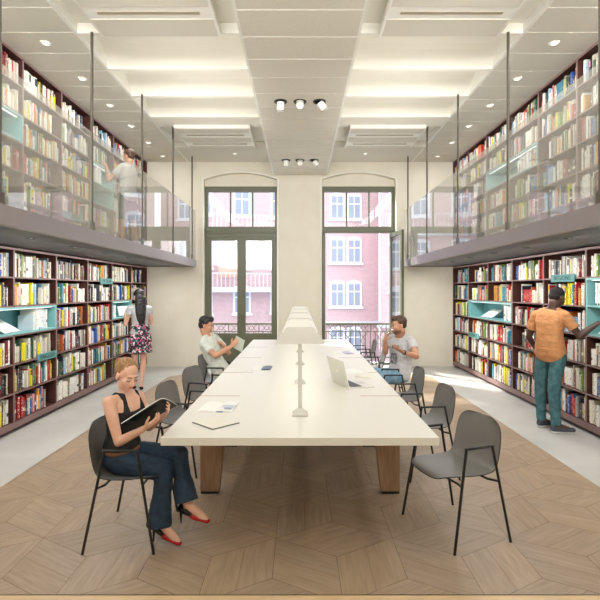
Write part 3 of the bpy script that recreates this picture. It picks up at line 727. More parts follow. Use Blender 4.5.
for k in range(5):
    y = 1.232*k
    yb = y if k else a0+.05
    MB().prism([(-tw-.003, z0+.086), (tw+.003, z0+.086), (tw-.034, z0+.118), (-tw+.034, z0+.118)], yb-.045, yb+.045).build('cover_joint', lm, l)
    b = MB(); b.lathe([(.014, .0), (.014, z0+.07)], (0, y, .001), 12).build('post', lm, l, smooth=True)
    m = MB(); p = .058; m.add([(-p, y-p, .001), (p, y-p, .001), (p, y+p, .001), (-p, y+p, .001), (-p, y-p, .012), (p, y-p, .012), (p, y+p, .012), (-p, y+p, .012), (.0, y, .062)],
        [(3, 2, 1, 0), (0, 1, 5, 4), (1, 2, 6, 5), (2, 3, 7, 6), (3, 0, 4, 7), (4, 5, 8), (5, 6, 8), (6, 7, 8), (7, 4, 8)]); m.build('foot', lm, l)
# the light this lamp gives
la = area('table_lamp_light', (0, (LY0+LY1)/2, LZ+.055), (0, 0, -1), .12, LY1-LY0-.2, 3, (1, .97, .93))
# ------------------------------------------------------------------ chairs
shell_m = mat('grey_shell_plastic', (126, 124, 122), .4)
def shell_mesh():
    prof = [(.245, .418, .150), (.225, .440, .195), (.16, .446, .222), (.06, .438, .232), (-.06, .432, .236), (-.15, .438, .236), (-.20, .470, .234), (-.225, .53, .234), (-.238, .595, .234), (-.25, .66, .230), (-.262, .728, .218), (-.270, .772, .18), (-.274, .788, .12)]
    n = 12; vs, fs = [], []
    for i, (x, z, hw) in enumerate(prof):
        for j in range(n+1):
            u = 2*j/n-1; e = abs(u)**3
            up = .022*e if i < 6 else 0; fwd = .035*abs(u)**2.2 if i >= 6 else (.035*abs(u)**2.2*max(0, i-3)/3 if i > 3 else 0)
            vs.append((x+fwd, u*hw, z+up))
    for i in range(len(prof)-1):
        for j in range(n): a = i*(n+1)+j; fs.append((a, a+1, a+n+2, a+n+1))
    me = bpy.data.meshes.new('seat_shell'); me.from_pydata(vs, [], fs); me.materials.append(shell_m); me.materials.append(black)
    me.polygons.foreach_set('use_smooth', [True]*len(fs)); return me
def make_chair():
    e = empty('armchair', (0, 0, 0))
    o = bpy.data.objects.new('seat_shell', shell_mesh()); COL.objects.link(o); o.parent = e
    so = o.modifiers.new('thick', 'SOLIDIFY'); so.thickness = .009; so.offset = -1; so.use_rim = True; so.material_offset_rim = 1; so.material_offset = 0
    sb = o.modifiers.new('smooth', 'SUBSURF'); sb.levels = 1; sb.render_levels = 2
    for s in (-1, 1):
        MB().tube([(.225, s*.30, 0), (.108, s*.272, .655)], .0095, 8).build('front_leg', black, e, smooth=True)
        MB().tube([(-.235, s*.30, 0), (-.105, s*.272, .655)], .0095, 8).build('rear_leg', black, e, smooth=True)
        MB().tube([(-.113, s*.272, .655), (.116, s*.272, .655)], .0095, 8).build('armrest', black, e, smooth=True)
    for x, xl in ((.12, .150), (-.13, -.152)):
        MB().tube([(xl, -.282, .415), (x, -.20, .405), (x, .20, .405), (xl, .282, .415)], .008, 8).build('crossbar', black, e, smooth=True)
    return e
chair0 = make_chair()
GR = 'grey shell armchairs round the table'
chs = [(-1.165, 3.385, .0, 'grey shell armchair the woman in the black tank top sits on'),
       (-1.09, 4.68, -.22, 'empty grey armchair second from the front on the left side'),
       (-1.06, 5.62, -.32, 'empty grey armchair just in front of the man holding a tablet'),
       (-1.14, 6.70, .0, 'grey shell armchair under the man holding a tablet'),
       (1.095, 3.435, PI+.36, 'empty grey armchair in the right foreground at the table corner'),
       (1.16, 4.56, PI+.12, 'empty grey armchair second from the front on the right side'),
       (1.16, 5.61, PI+.05, 'empty grey armchair just in front of the man drinking'),
       (1.22, 6.60, PI-.1, 'grey shell armchair under the man drinking from a glass'),
       (1.12, 7.75, PI-.05, 'empty grey armchair beyond the man drinking, by the open window'),
       (1.12, 8.75, PI, 'farthest empty grey armchair on the right side of the table')]
for k, (x, y, r, lb) in enumerate(chs):
    c = chair0 if k == 0 else copy_tree(chair0)
    c.location = (x, y, .0); c.rotation_euler = (0, 0, r); tag(c, lb, 'chair', GR)
# ------------------------------------------------------------------ things on the table
page = mat('white_page', (240, 240, 236), .7)
ZT_ = TZ+.0005
def mag_mat():
    m = mat('printed_page', (236, 236, 234), .5); b = m.node_tree.nodes['Principled BSDF']
    tc = N(m, 'ShaderNodeTexCoord'); vo = N(m, 'ShaderNodeTexVoronoi', distance='CHEBYCHEV'); vo.inputs['Scale'].default_value = 13
    cr = N(m, 'ShaderNodeValToRGB'); cr.color_ramp.interpolation = 'CONSTANT'; e = cr.color_ramp.elements
    e[0].color = lin((240, 240, 238)); e[1].position = .5; e[1].color = lin((196, 204, 220))
    for p, c in ((.62, (86, 110, 160)), (.72, (236, 236, 232)), (.86, (220, 110, 70)), (.92, (150, 160, 180))): q = e.new(p); q.color = lin(c)
    L(m, tc.outputs['Object'], vo.inputs['Vector']); L(m, vo.outputs['Color'], cr.inputs[0]); L(m, cr.outputs[0], b.inputs['Base Color']); return m
pm = mag_mat()
def magazine(loc, rz, w_, h, label, left=page, right=pm):
    e = empty('magazine', loc, rz, label, 'magazine')
    for s, m in ((-1, left), (1, right)):
        n = 8; pr = [(s*w_*i/n, .004+.012*math.sin(PI*min(1, i/n*.9))) for i in range(n+1)]
        MB().prism(pr+[(s*w_, .0), (0, .0)], -h/2, h/2).build('page_block', m, e)
    return e
c = at(215, 407, 3.65); magazine((-.655, 3.87, ZT_), -.06, .135, .30, 'open magazine with coloured pictures near the front left corner of the table')
# slim notebook/tablet with a dark edge, lying askew
e = empty('notebook', (-.60, 3.42, ZT_), .79, 'thin white notebook with dark edge lying askew at the front left of the table', 'notebook')
MB().box(-.115, .115, -.125, .125, 0, .004).build('back_cover', black, e); MB().box(-.112, .112, -.122, .122, .004, .009).build('cover', mat('cream_cover', (228, 225, 214), .5), e)
e = magazine((-.46, 5.80, ZT_), -.04, .115, .25, 'open white book with a dark photograph lying left of the lamp', page, mat('blue_grey_photo', (96, 104, 128), .5))
magazine((.64, 7.2, ZT_), .1, .15, .22, 'open magazine with a lilac picture far down the right of the table', page, mat('lilac_picture', (186, 182, 214), .5))
for nm, (x, y, r), lb in (('paper_sheet', (.60, 5.62, .3), 'loose white sheet lying behind the laptop'),):
    o = MB().box(-.105, .105, -.15, .15, 0, .0012).build(nm, page); o.location = (x, y, ZT_); o.rotation_euler = (0, 0, r); tag(o, lb, 'paper')
o = MB().prism([(-.1, 0), (.1, 0), (.085, .012), (-.085, .02)], -.13, .13).build('brochure', mat('cream_cover', (228, 225, 214), .5)); o.location = (.74, 5.28, ZT_); o.rotation_euler = (0, 0, -.5); tag(o, 'cream folded brochure lying behind the laptop on the right', 'brochure')
# laptop, seen from behind its lid
lp = empty('laptop', (.4075, 4.78, ZT_), .0, 'open silver laptop on the right side of the table, lid towards the lamp', 'laptop')
alu = mat('laptop_silver', (222, 220, 210), .35, .1)
# base corners measured on the table: hinge runs from (342,384) to (349,389)... built square then turned
lp.rotation_euler = (0, 0, math.radians(-71))
MB().box(-.205, .205, -.0, .265, 0, .012).build('base', alu, lp, bevel=.003)
MB().box(-.18, .18, .03, .15, .012, .0135).build('keyboard', mat('keys', (60, 62, 72), .5), lp)
MB().box(-.06, .06, .17, .25, .012, .013).build('trackpad', mat('trackpad', (205, 204, 198), .4), lp)
M = Matrix.Translation((0, .0, .012)) @ Matrix.Rotation(math.radians(-14), 4, 'X').inverted()
ld = MB().box(-.205, .205, -.007, 0, 0, .265, M=M).build('lid', alu, lp, bevel=.002)
MB().box(-.195, .195, .0, .001, .01, .255, M=M).build('screen', mat('dark_screen', (40, 44, 56), .15), ld)
# round mark standing in for the maker's emblem on the lid
mk = MB(); mk.lathe([(.016, 0), (.016, .0012)], (0, 0, 0), 18, M=M @ Matrix.Translation((0, -.007, .14)) @ Matrix.Rotation(PI/2, 4, 'X')); mk.build('lid_emblem', fr_w, ld)
# ------------------------------------------------------------------ people
def axes(d, hint):
    d = V(d).normalized(); l = d.cross(V(hint)).normalized(); return d, l, l.cross(d).normalized()
def cap(mb, a, b, ra, rb, n=14, sq=None, flat=False):
    """tapered limb with rounded ends; sq=(axis, factor) flattens it along axis"""
    a, b = V(a), V(b); ax = (b-a)
    if ax.length < 1e-5: ax = V((0, 0, 1e-4))
    t = ax.normalized(); h = V((0, 0, 1)) if abs(t.z) < .9 else V((1, 0, 0)); u = t.cross(h).normalized(); w_ = t.cross(u); rs = []
    def ring(c, r):
        ps = []
        for q in range(n):
            o = (u*math.cos(q*2*PI/n)+w_*math.sin(q*2*PI/n))*r
            if sq: s_ = V(sq[0]).normalized(); o = o-s_*o.dot(s_)*(1-sq[1])
            ps.append(c+o)
        return ps
    for k in range(5, 0, -1): f = k/5.2*PI/2; rs.append(ring(a-t*ra*math.sin(f), ra*math.cos(f)))
    rs.append(ring(a, ra)); rs.append(ring(b, rb))
    if not flat:
      for k in range(1, 6): f = k/5.2*PI/2; rs.append(ring(b+t*rb*math.sin(f), rb*math.cos(f)))
    mb.rings(rs)
def ell(mb, c, r, X, Y, Z, n=18):
    c = V(c); rs = []
    for k in range(1, 12):
        f = PI*k/12; z = -math.cos(f); q = math.sin(f)
        rs.append([c+X*(r[0]*q*math.cos(j*2*PI/n))+Y*(r[1]*q*math.sin(j*2*PI/n))+Z*(r[2]*z) for j in range(n)])
    mb.rings(rs)
def loft(mb, secs, n=24, p=2.5):
    """secs: (centre, lateral, forward, half width, half depth)"""
    rs = []
    for c, l, f, w_, d_ in secs:
        ring = []
        for q in range(n):
            a = q*2*PI/n; ca, sa = math.cos(a), math.sin(a)
            ring.append(V(c)+l*(w_*math.copysign(abs(ca)**(2/p), ca))+f*(d_*math.copysign(abs(sa)**(2/p), sa)))
        rs.append(ring)
    mb.rings(rs)
def skin_up(mb, name, material, parent, vox, smooth=4, wr=0, wscale=9, seed=0):
    me = mb.mesh(name, [material]); o = bpy.data.objects.new(name, me); COL.objects.link(o)
    r = o.modifiers.new('r', 'REMESH'); r.mode = 'VOXEL'; r.voxel_size = vox; r.use_smooth_shade = True
    sm = o.modifiers.new('s', 'SMOOTH'); sm.iterations = smooth; sm.factor = .5
    dg = bpy.context.evaluated_depsgraph_get(); m2 = bpy.data.meshes.new_from_object(o.evaluated_get(dg))
    bpy.data.objects.remove(o); m2.name = name
    m2.materials.clear(); m2.materials.append(material)
    if wr:
        of = V((seed*3.1, seed*1.7, seed*2.3)); ns = [v.normal.copy() for v in m2.vertices]
        for v, nn in zip(m2.vertices, ns):
            q = v.co*wscale; q = V((q.x, q.y, q.z*1.6))+of
            a = noise.noise(q); b = 1-abs(noise.noise(q*1.7+V((5, 5, 5))))*2
            v.co += nn*wr*(a*.8+b*.5)
    o = bpy.data.objects.new(name, m2); COL.objects.link(o); o.parent = parent
    m2.polygons.foreach_set('use_smooth', [True]*len(m2.polygons)); return o
def lerp(a, b, t): return V(a)*(1-t)+V(b)*t
MW = [(-.16, .07, .07), (-.08, .145, .100), (.03, .156, .108), (.18, .146, .100), (.36, .130, .092), (.52, .135, .097), (.70, .148, .104), (.85, .150, .098), (.94, .132, .080), (1.0, .085, .062), (1.05, .06, .055)]
FW = [(-.16, .07, .07), (-.08, .155, .110), (.03, .168, .120), (.18, .150, .105), (.36, .118, .086), (.52, .122, .090), (.70, .138, .108), (.85, .138, .090), (.94, .125, .070), (1.0, .070, .052), (1.05, .05, .05)]
class Person:
    def __init__(s, label, base, g=1.0, fem=False, vox=.006, seed=1, cat='person'):
        s.root = empty('person', base, 0, label, cat); s.b = V(base); s.g = g; s.fem = fem; s.vox = vox; s.j = {}; s.seed = seed; s.body = MB()
    def L(s, p): return V(p)-s.b
    def torso(s, pel, mid, neck, latp, latc, body=True):
        s.sp = (s.L(pel), s.L(mid), s.L(neck)); s.lp, s.lc = V(latp).normalized(), V(latc).normalized()
        if body: s.rings(s.body, -.16, 1.05, 0)
    def spine(s, t):
        a, m, n = s.sp; c = 2*m-(a+n)/2          # quadratic through mid
        return a*(1-t)**2+c*2*t*(1-t)+n*t*t
    def frame(s, t):
        d = (s.spine(t+.02)-s.spine(t-.02)).normalized(); l = (s.lp*(1-t)+s.lc*t).normalized(); l = (l-d*l.dot(d)).normalized()
        return d, l, d.cross(l) if False else l.cross(d)
    def rings(s, mb, t0, t1, inf, drop=None, extra=None):
        W = FW if s.fem else MW; secs = []; ts = sorted(set([t0, t1]+[w[0] for w in W if t0 < w[0] < t1]))
        for t in ts:
            for i in range(len(W)-1):
                if W[i][0] <= t <= W[i+1][0]: k = (t-W[i][0])/(W[i+1][0]-W[i][0]); w_ = W[i][1]*(1-k)+W[i+1][1]*k; d_ = W[i][2]*(1-k)+W[i+1][2]*k
            ax, l, f = s.frame(max(-.1, min(1, t))); c = s.spine(t) if -.1 < t < 1.02 else s.spine(max(-.1, min(1.0, t)))+ax*(t-max(-.1, min(1.0, t)))*.5
            e = extra(t) if extra else 0
            secs.append((c, l, f, w_*s.g+inf+e, d_*s.g+inf+e))
        loft(mb, secs)
    def limb(s, mb, pts, rs, sq=None, flat=False):
        n = len(pts)
        for i in range(n-1): cap(mb, s.L(pts[i]), s.L(pts[i+1]), rs[i], rs[i+1], sq=sq, flat=flat and i == n-2)
    def arm(s, sh, el, wr, tip, palm, side, curl=.5, fingers=None):
        g = s.g; k = .86 if s.fem else 1.0
        neck = s.sp[2]+s.b
        cap(s.body, s.L(lerp(neck, sh, .35))-s.frame(1)[0]*.02, s.L(sh), .045*g*k, .052*g*k)
        s.limb(s.body, [sh, lerp(sh, el, .4), el], [.053*g*k, .049*g*k, .036*g*k]); s.limb(s.body, [el, lerp(el, wr, .3), wr], [.037*g*k, .039*g*k, .025*g*k])
        s.hand(wr, tip, palm, side, curl)
    def hand(s, wr, tip, palm, side, curl):
        g = s.g*(.92 if s.fem else 1.0); wr = s.L(wr); d = (s.L(tip)-wr).normalized(); p = V(palm); p = (p-d*p.dot(d)).normalized(); l = d.cross(p)*side   # l: towards the thumb
        a, b = wr+d*.02*g, wr+d*.085*g
        for o in (-.026, -.009, .009, .026): cap(s.body, a+l*o*.75*g, b+l*o*g, .0145*g, .0125*g)
        for o, ln, sp_ in ((.030, .066, .10), (.010, .076, .03), (-.010, .071, -.04), (-.029, .055, -.12)):
            q = b+l*o*g+d*.004; dd = (d+l*sp_).normalized(); a1 = curl*.5; pts = [q]
            for seg, an in ((.46, a1), (.31, a1+curl*.7), (.25, a1+curl*1.25)):
                q = q+(dd*math.cos(an)+p*math.sin(an))*ln*seg*g; pts.append(q)
            for i in range(3): cap(s.body, pts[i], pts[i+1], (.0088-.0006*i)*g, (.0082-.0006*i)*g, n=10)
        q = a+l*.024*g+d*.01; t1 = q+(d*.6+l*.65+p*.35).normalized()*.045*g; t2 = t1+(d*.85+l*.15+p*.45).normalized()*.034*g
        cap(s.body, q, t1, .013*g, .0105*g, n=10); cap(s.body, t1, t2, .0102*g, .0085*g, n=10)
    def leg(s, hip, kn, an, toe, bare=True):
        g = s.g; k = .95 if s.fem else 1
        s.limb(s.body, [hip, lerp(hip, kn, .5), kn], [.082*g*k, .070*g*k, .052*g*k])
        s.limb(s.body, [kn, lerp(kn, an, .33), lerp(kn, an, .75), an], [.050*g*k, .053*g*k, .036*g*k, .033*g*k])
        A, T = s.L(an), s.L(toe); d = (T-A).normalized(); back = A-V((d.x, d.y, 0)).normalized()*.03
        cap(s.body, A, back+(T-A)*.18+V((0, 0, 0)), .032*g, .028*g); cap(s.body, lerp(A, T, .15), lerp(A, T, .82), .032*g, .026*g); cap(s.body, lerp(A, T, .7)+V((0, 0, 0)), T, .030*g, .018*g)
    def head(s, c, face, up, neckr=.052, size=1.0, hair=None, hair_m=None, eyes_down=False, beard=None, brow_m=None, lips=(190, 110, 100), ears=True):
        z = s.g*size; c = s.L(c); Y = V(face).normalized(); Z = V(up); Z = (Z-Y*Z.dot(Y)).normalized(); X = Y.cross(Z)
        P = lambda x, y, zz: c+X*(x*z)+Y*(y*z)+Z*(zz*z)
        E = lambda mb, p, r, n=18: ell(mb, P(*p), tuple(q*z for q in r), X, Y, Z, n)
        b = s.body
        E(b, (0, -.018, .035), (.074, .093, .083)); E(b, (0, .022, -.025), (.060, .068, .082)); E(b, (0, .050, -.088), (.030, .028, .026)); E(b, (0, .02, -.07), (.045 if s.fem else .052, .055, .035))
        E(b, (0, .072, .022), (.050, .016, .012)); cap(b, P(0, .086, .008), P(0, .107, -.028), .008*z, .0135*z, n=10); E(b, (.012, .094, -.032), (.009, .010, .007)); E(b, (-.012, .094, -.032), (.009, .010, .007))
        for sx in (-1, 1):
            E(b, (sx*.034, .060, -.022), (.026, .022, .022))
            if ears: E(b, (sx*.074, -.006, -.008), (.009, .020, .030))
            E(b, (sx*.030, .074, .0), (.016, .010, .010))
        E(b, (0, .083, -.055), (.023, .011, .006)); E(b, (0, .081, -.064), (.020, .011, .006))
        nb = s.sp[2]; cap(b, nb-s.frame(1)[0]*.02, P(0, -.025, -.07), neckr*s.g*1.12, neckr*s.g*.98)
        s.hP = P; s.hE = E; s.hz = z; s.hax = (X, Y, Z)
        # features
        for sx in (-1, 1):
            m = MB()
            if eyes_down: pts = [P(sx*(.030+.014*math.cos(q)), .0885-.006*abs(math.cos(q)), -.004-.004*math.sin(q)) for q in [PI*i/6 for i in range(7)]]; m.tube(pts, .0028*z, 6); m.build('eyelashes', mat('lashes', (60, 44, 38), .6), s.root)
            else:
                E(m, (sx*.030, .077, .0), (.012, .009, .0065), 12); o = m.build('eye', mat('eye_white', (225, 220, 214), .3), s.root, smooth='all')
                m = MB(); E(m, (sx*.030, .084, .0), (.0055, .004, .0055), 10); m.build('iris', mat('iris_dark', (50, 40, 34), .3), o, smooth='all')
            m = MB(); pts = [P(sx*(.014+.031*i/5), .091-.010*(i/5)**2, .021+.005*math.sin(PI*i/6)) for i in range(6)]; m.tube(pts, [.0035*z]*5+[.0015*z], 6); m.build('eyebrow', brow_m or hair_m, s.root)
        m = MB(); E(m, (0, .0855, -.0555), (.020, .0095, .0045)); E(m, (0, .0845, -.0635), (.017, .0095, .005)); m.build('lips', mat('lips_%d_%d' % lips[:2], lips, .5), s.root, smooth='all')
        if beard:
            m = MB(); E(m, (0, .030, -.068), (.0615, .061, .040)); E(m, (0, .048, -.086), (.037, .035, .030)); E(m, (0, .081, -.047), (.026, .009, .0035), 12)
            skin_up(m, 'beard', beard, s.root, .005, 2, .001, 60)
    def finish(s, skin, smooth=4): return skin_up(s.body, 'body', skin, s.root, s.vox, smooth)
    def wear(s, mb, name, m, wr=.004, wscale=10, smooth=3, vox=None): return skin_up(mb, name, m, s.root, vox or s.vox, smooth, wr, wscale, s.seed)
skin_l = noisy('skin_fair', (222, 172, 148), (230, 184, 160), 12, .5, detail=2); skin_m = noisy('skin_tan', (196, 142, 112), (208, 156, 126), 12, .5, detail=2); skin_d = noisy('skin_dark', (70, 48, 42), (84, 58, 50), 12, .42, detail=2)
def hair_mat(name, c1, c2): return noisy(name, c1, c2, 40, .45, (3, 3, .5), .4, 3)
hair_bl = hair_mat('hair_dark_blond', (120, 84, 52), (176, 134, 88)); hair_bk = hair_mat('hair_black', (14, 12, 14), (40, 36, 38)); hair_br = hair_mat('hair_brown', (58, 40, 30), (96, 68, 48)); hair_db = hair_mat('hair_dark_brown', (30, 22, 18), (60, 44, 34))
denim = noisy('denim_dark_blue', (30, 50, 70), (40, 62, 84), 25, .8); blk_cloth = noisy('black_jersey', (20, 20, 22), (34, 33, 35), 40, .85)
# ---- woman reading in the foreground
p = Person('woman in black tank top and flared jeans seated reading a dark magazine', (-1.17, 3.38, 0), .93, True, .0045, 1)
shR, shL = V((-1.285, 3.225, .945)), V((-1.180, 3.505, .925)); hipR, hipL = V((-1.235, 3.30, .520)), V((-1.235, 3.465, .525))
neck = V((-1.215, 3.368, .978)); pel = V((-1.255, 3.385, .545))
p.torso(pel, (-1.245, 3.378, .77), neck, hipL-hipR, shL-shR)
elR, wrR, tipR = V((-1.205, 3.185, .690)), V((-1.015, 3.115, .800)), V((-.92, 3.13, .86))
elL, wrL, tipL = V((-1.10, 3.50, .700)), V((-.935, 3.31, .845)), V((-.865, 3.235, .925))
p.arm(shR, elR, wrR, tipR, (-.25, .35, .8), 1, .55); p.arm(shL, elL, wrL, tipL, (-.55, -.35, .45), -1, .6)
knR, anR, toR = V((-.925, 3.27, .470)), V((-.945, 3.225, .145)), V((-.80, 3.165, .035))
knL, anL, toL = V((-.850, 3.36, .548)), V((-.770, 3.27, .245)), V((-.625, 3.22, .155))
p.leg(hipR, knR, anR, toR); p.leg(hipL, knL, anL, toL)
fd = V((.68, -.60, -.34))
hc = V((-1.196, 3.318, 1.112)); p.head(hc, fd, (.25, -.15, 1), .043, .98, hair_m=hair_bl, eyes_down=True, brow_m=mat('brow_blond', (112, 76, 50), .7))
p.finish(skin_l, 3)
m = MB(); p.hE(m, (0, -.028, .0435), (.0785, .0905, .084)); p.hE(m, (0, -.055, .0), (.068, .068, .07)); p.wear(m, 'hair', hair_bl, .0012, 45, 2, .004)
m = MB(); p.hE(m, (0, -.135, .045), (.034, .034, .034)); p.wear(m, 'hair_bun', hair_bl, .003, 45, 2, .005)
m = MB(); p.rings(m, -.02, .75, .010)                       # tank top with straps
for sh, sg in ((shR, -1), (shL, 1)):
    ax, l, f = p.frame(.84); c = p.spine(.74); t_ = p.spine(.985)
    a = c+l*sg*.083+f*.088; b = t_+l*sg*.070+f*.02; d_ = p.spine(.78)+l*sg*.085-f*.085; q = p.spine(.97)+l*sg*.072-f*.035
    for u, v in ((a, b), (b, q), (q, d_)): cap(m, u, v, .021, .019)
p.wear(m, 'tank_top', blk_cloth, .003, 14, 3)
m = MB(); p.rings(m, -.16, .10, .012)
p.limb(m, [hipR, knR], [.086, .068]); p.limb(m, [knR, lerp(knR, anR, .45), anR+V((.0, 0, -.025))], [.066, .060, .084], flat=True); p.limb(m, [hipL, lerp(hipL, knL, .5), knL], [.086, .078, .066]); p.limb(m, [knL, lerp(knL, anL, .45), anL+V((.0, .0, .015))], [.064, .058, .078], flat=True)
p.wear(m, 'jeans', denim, .005, 9, 1)
MB().tube([p.spine(.11)+(p.frame(.1)[1]*math.cos(a)*.172+p.frame(.1)[2]*math.sin(a)*.125)*.93 for a in [2*PI*i/24 for i in range(25)]], .011, 6).build('belt', mat('tan_leather', (120, 78, 44), .5), p.root)
redp = mat('red_patent', (176, 22, 30), .15); blkp = mat('black_patent', (20, 18, 20), .2)
for an, to, gz in ((anR, toR, 0), (anL, toL, 0)):
    A, T = p.L(an), p.L(to); d = (T-A); d.z = 0; d.normalize(); up = V((0, 0, 1)); fl = V((d.x, d.y, 0)); heel = A-fl*.035-up*.055
    e_ = MB(); cap(e_, heel+up*.012, lerp(heel, T, .5)+up*.0, .030, .030, sq=(up, .5)); cap(e_, lerp(heel, T, .5), T-up*.002, .036, .022, sq=(up, .7))
    sh_o = p.wear(e_, 'shoe', redp, 0, 1, 2, .004)
    e_ = MB(); cap(e_, heel+up*.018, lerp(heel, T, .35)+up*.012, .0345, .0340, sq=(up, .85)); b_o = p.wear(e_, 'shoe_counter', blkp, 0, 1, 2, .004); b_o.parent = sh_o
    hb = heel-fl*.012; zb = (p.L(V((0, 0, .001))).z if an is anR else hb.z-.085)
    MB().tube([hb-up*.002, V((hb.x-fl.x*.0, hb.y, max(zb, hb.z-.095)))], [.011, .004], 8).build('stiletto_heel', blkp, sh_o)
# magazine in her hands
mg = empty('magazine', (-1.03, 3.12, .90), 0, 'dark-covered magazine held open by the woman in the black tank top', 'magazine')
A = V((-1.140, 3.06, .845)); e1 = V((.225, .065, .140)); e2 = V((.075, .155, -.075))
n1 = e1.normalized(); n3 = e1.cross(e2).normalized()
m = MB(); m2 = MB(); nn = 12
def mp_(u, v): return A+e1*u+e2*v+n3*(.028*math.sin(PI*v)*(1 if True else 0)+.012*math.sin(PI*u)*v)-mg.location
for mbx, o0, o1 in ((m, 0.0, .0018), (m2, .002, .007)):
    rs = []
    for i in range(nn+1):
        u = i/nn; top = [mp_(u, j/nn)+n3*o1 for j in range(nn+1)]; bot = [mp_(u, j/nn)+n3*o0 for j in range(nn, -1, -1)]; rs.append(top+bot)
    mbx.rings(rs)
m.build('cover', mat('dark_cover', (34, 36, 34), .3), mg, smooth=True); m2.build('page_block', page, mg, smooth=True)
# ---- man holding a tablet, left side of the table
def seated(label, base, g, seed, vox=.006): return Person(label, base, g, False, vox, seed)
mint = noisy('pale_shirt', (204, 210, 202), (218, 222, 214), 20, .8)
p = seated('man in pale short-sleeved shirt leaning back and holding up a tablet', (-1.14, 6.62, 0), .97, 2)
q = lambda x, y, d: at(x, y, d)
pel = V((-1.06, 6.62, .56)); neck = V((-1.275, 6.60, 1.075)); shN = q(203.5, 343.5, 6.43); shF = V((-1.20, 6.80, 1.01))
p.torso(pel, (-1.20, 6.61, .80), neck, (0, 1, 0), shF-shN)
elN, wrN, tipN = q(215.5, 356, 6.32), q(231.5, 346, 6.36), q(237.5, 340, 6.40)
p.arm(shN, elN, wrN, tipN, (.2, .6, .3), 1, .9); p.arm(shF, V((-1.02, 6.86, .80)), V((-1.10, 6.68, .965)), V((-1.17, 6.60, .99)), (-.3, .2, -.6), -1, .4)
for sg, x in ((-1, 0), (1, 0)):
    hip = V((-1.02, 6.62+sg*.09, .545)); kn = V((-.62, 6.62+sg*.13, .53)); an = V((-.58, 6.62+sg*.13, .10)); to = V((-.42, 6.62+sg*.15, .03))
    p.leg(hip, kn, an, to)
p.head(q(206.5, 325.5, 6.55), (1, -.12, -.25), (.12, 0, 1), .054, 1.0, hair_m=hair_bk, beard=None)
p.finish(skin_m)
m = MB(); p.hE(m, (0, -.03, .052), (.079, .094, .084)); p.hE(m, (0, .030, .098), (.060, .052, .040)); p.hE(m, (0, -.06, -.005), (.066, .055, .06)); p.wear(m, 'hair', hair_bk, .008, 30, 1, .006)
m = MB(); p.rings(m, -.02, .97, .013); cap(m, p.L(lerp(neck, shN, .4)), p.L(shN), .055, .059); cap(m, p.L(lerp(neck, shF, .4)), p.L(shF), .055, .059)
p.limb(m, [shN, lerp(shN, elN, .62)], [.059, .057], flat=True); p.limb(m, [shF, lerp(shF, V((-1.02, 6.86, .80)), .6)], [.059, .057], flat=True); cap(m, p.spine(1.0), p.spine(1.04), .066, .060)
p.wear(m, 'shirt', mint, .007, 12, 3)
m = MB(); p.rings(m, -.16, .08, .014)
for sg in (-1, 1): p.limb(m, [(-1.02, 6.62+sg*.09, .545), (-.62, 6.62+sg*.13, .53), (-.58, 6.62+sg*.13, .12)], [.098, .076, .062])
p.wear(m, 'trousers', noisy('pale_olive_cotton', (196, 192, 160), (208, 204, 174), 15, .85), .006, 10)
for sg in (-1, 1):
    m = MB(); cap(m, p.L((-.60, 6.62+sg*.13, .05)), p.L((-.44, 6.62+sg*.15, .035)), .045, .034, sq=((0, 0, 1), .9)); p.wear(m, 'shoe', mat('dark_shoe', (60, 58, 60), .6), 0, 1, 2)
tb = empty('tablet', q(239, 344, 6.40), 0, 'pale tablet held up by the man in the pale shirt', 'tablet')
M = Matrix.Rotation(math.radians(-62), 4, 'Z') @ Matrix.Rotation(math.radians(16), 4, 'X')
MB().box(-.085, .085, -.004, .004, -.085, .085, M=Matrix.Rotation(math.radians(-38), 4, 'Z') @ Matrix.Rotation(math.radians(18), 4, 'Y')).build('case', noisy('tablet_case', (196, 206, 192), (204, 212, 200), 5, .4), tb, bevel=.003)
# ---- man drinking, right side of the table
p = seated('man in grey printed T-shirt and light jeans drinking from a glass', (1.24, 6.45, 0), 1.0, 3)
pel = V((1.33, 6.46, .56)); neck = V((1.335, 6.42, 1.085)); shN = V((1.455, 6.28, 1.03)); shF = V((1.17, 6.52, 1.015))
p.torso(pel, (1.36, 6.44, .82), neck, V((.35, -.9, 0)), shN-shF)
elN, wrN, tipN = q(416.5, 356.5, 6.10), q(403.5, 352.3, 5.98), q(396.5, 348.5, 5.95)
elF, wrF, tipF = q(385.5, 352.5, 6.42), q(385, 339.5, 6.28), q(388.5, 331.5, 6.22)
p.arm(shN, elN, wrN, tipN, (-.2, .2, .9), 1, .45); p.arm(shF, elF, wrF, tipF, (.8, .2, -.1), -1, .8)
for sg in (-1, 1):
    p.leg(V((1.29, 6.46+sg*.09, .545)), V((.86, 6.46+sg*.12, .545)), V((.84, 6.50+sg*.12, .10)), V((.68, 6.50+sg*.13, .03)))
p.head(q(398.5, 325.5, 6.30), (-1, -.28, -.18), (-.1, 0, 1), .057, 1.0, hair_m=hair_br, beard=noisy('stubble', (112, 78, 60), (132, 94, 72), 40, .9))
p.finish(skin_m)
m = MB(); p.hE(m, (0, -.03, .050), (.079, .093, .083)); p.hE(m, (0, .028, .100), (.056, .055, .034)); p.hE(m, (0, -.055, .0), (.068, .055, .055)); p.wear(m, 'hair', hair_br, .005, 30, 1, .006)
tee = noisy('grey_printed_jersey', (198, 198, 202), (212, 212, 215), 20, .85)
m = MB(); p.rings(m, -.04, .97, .014)
for sh, el in ((shN, elN), (shF, elF)): cap(m, p.L(lerp(neck, sh, .4)), p.L(sh), .054, .060); p.limb(m, [sh, lerp(sh, el, .5)], [.060, .059], flat=True)
p.wear(m, 't_shirt', tee, .006, 11, 3)
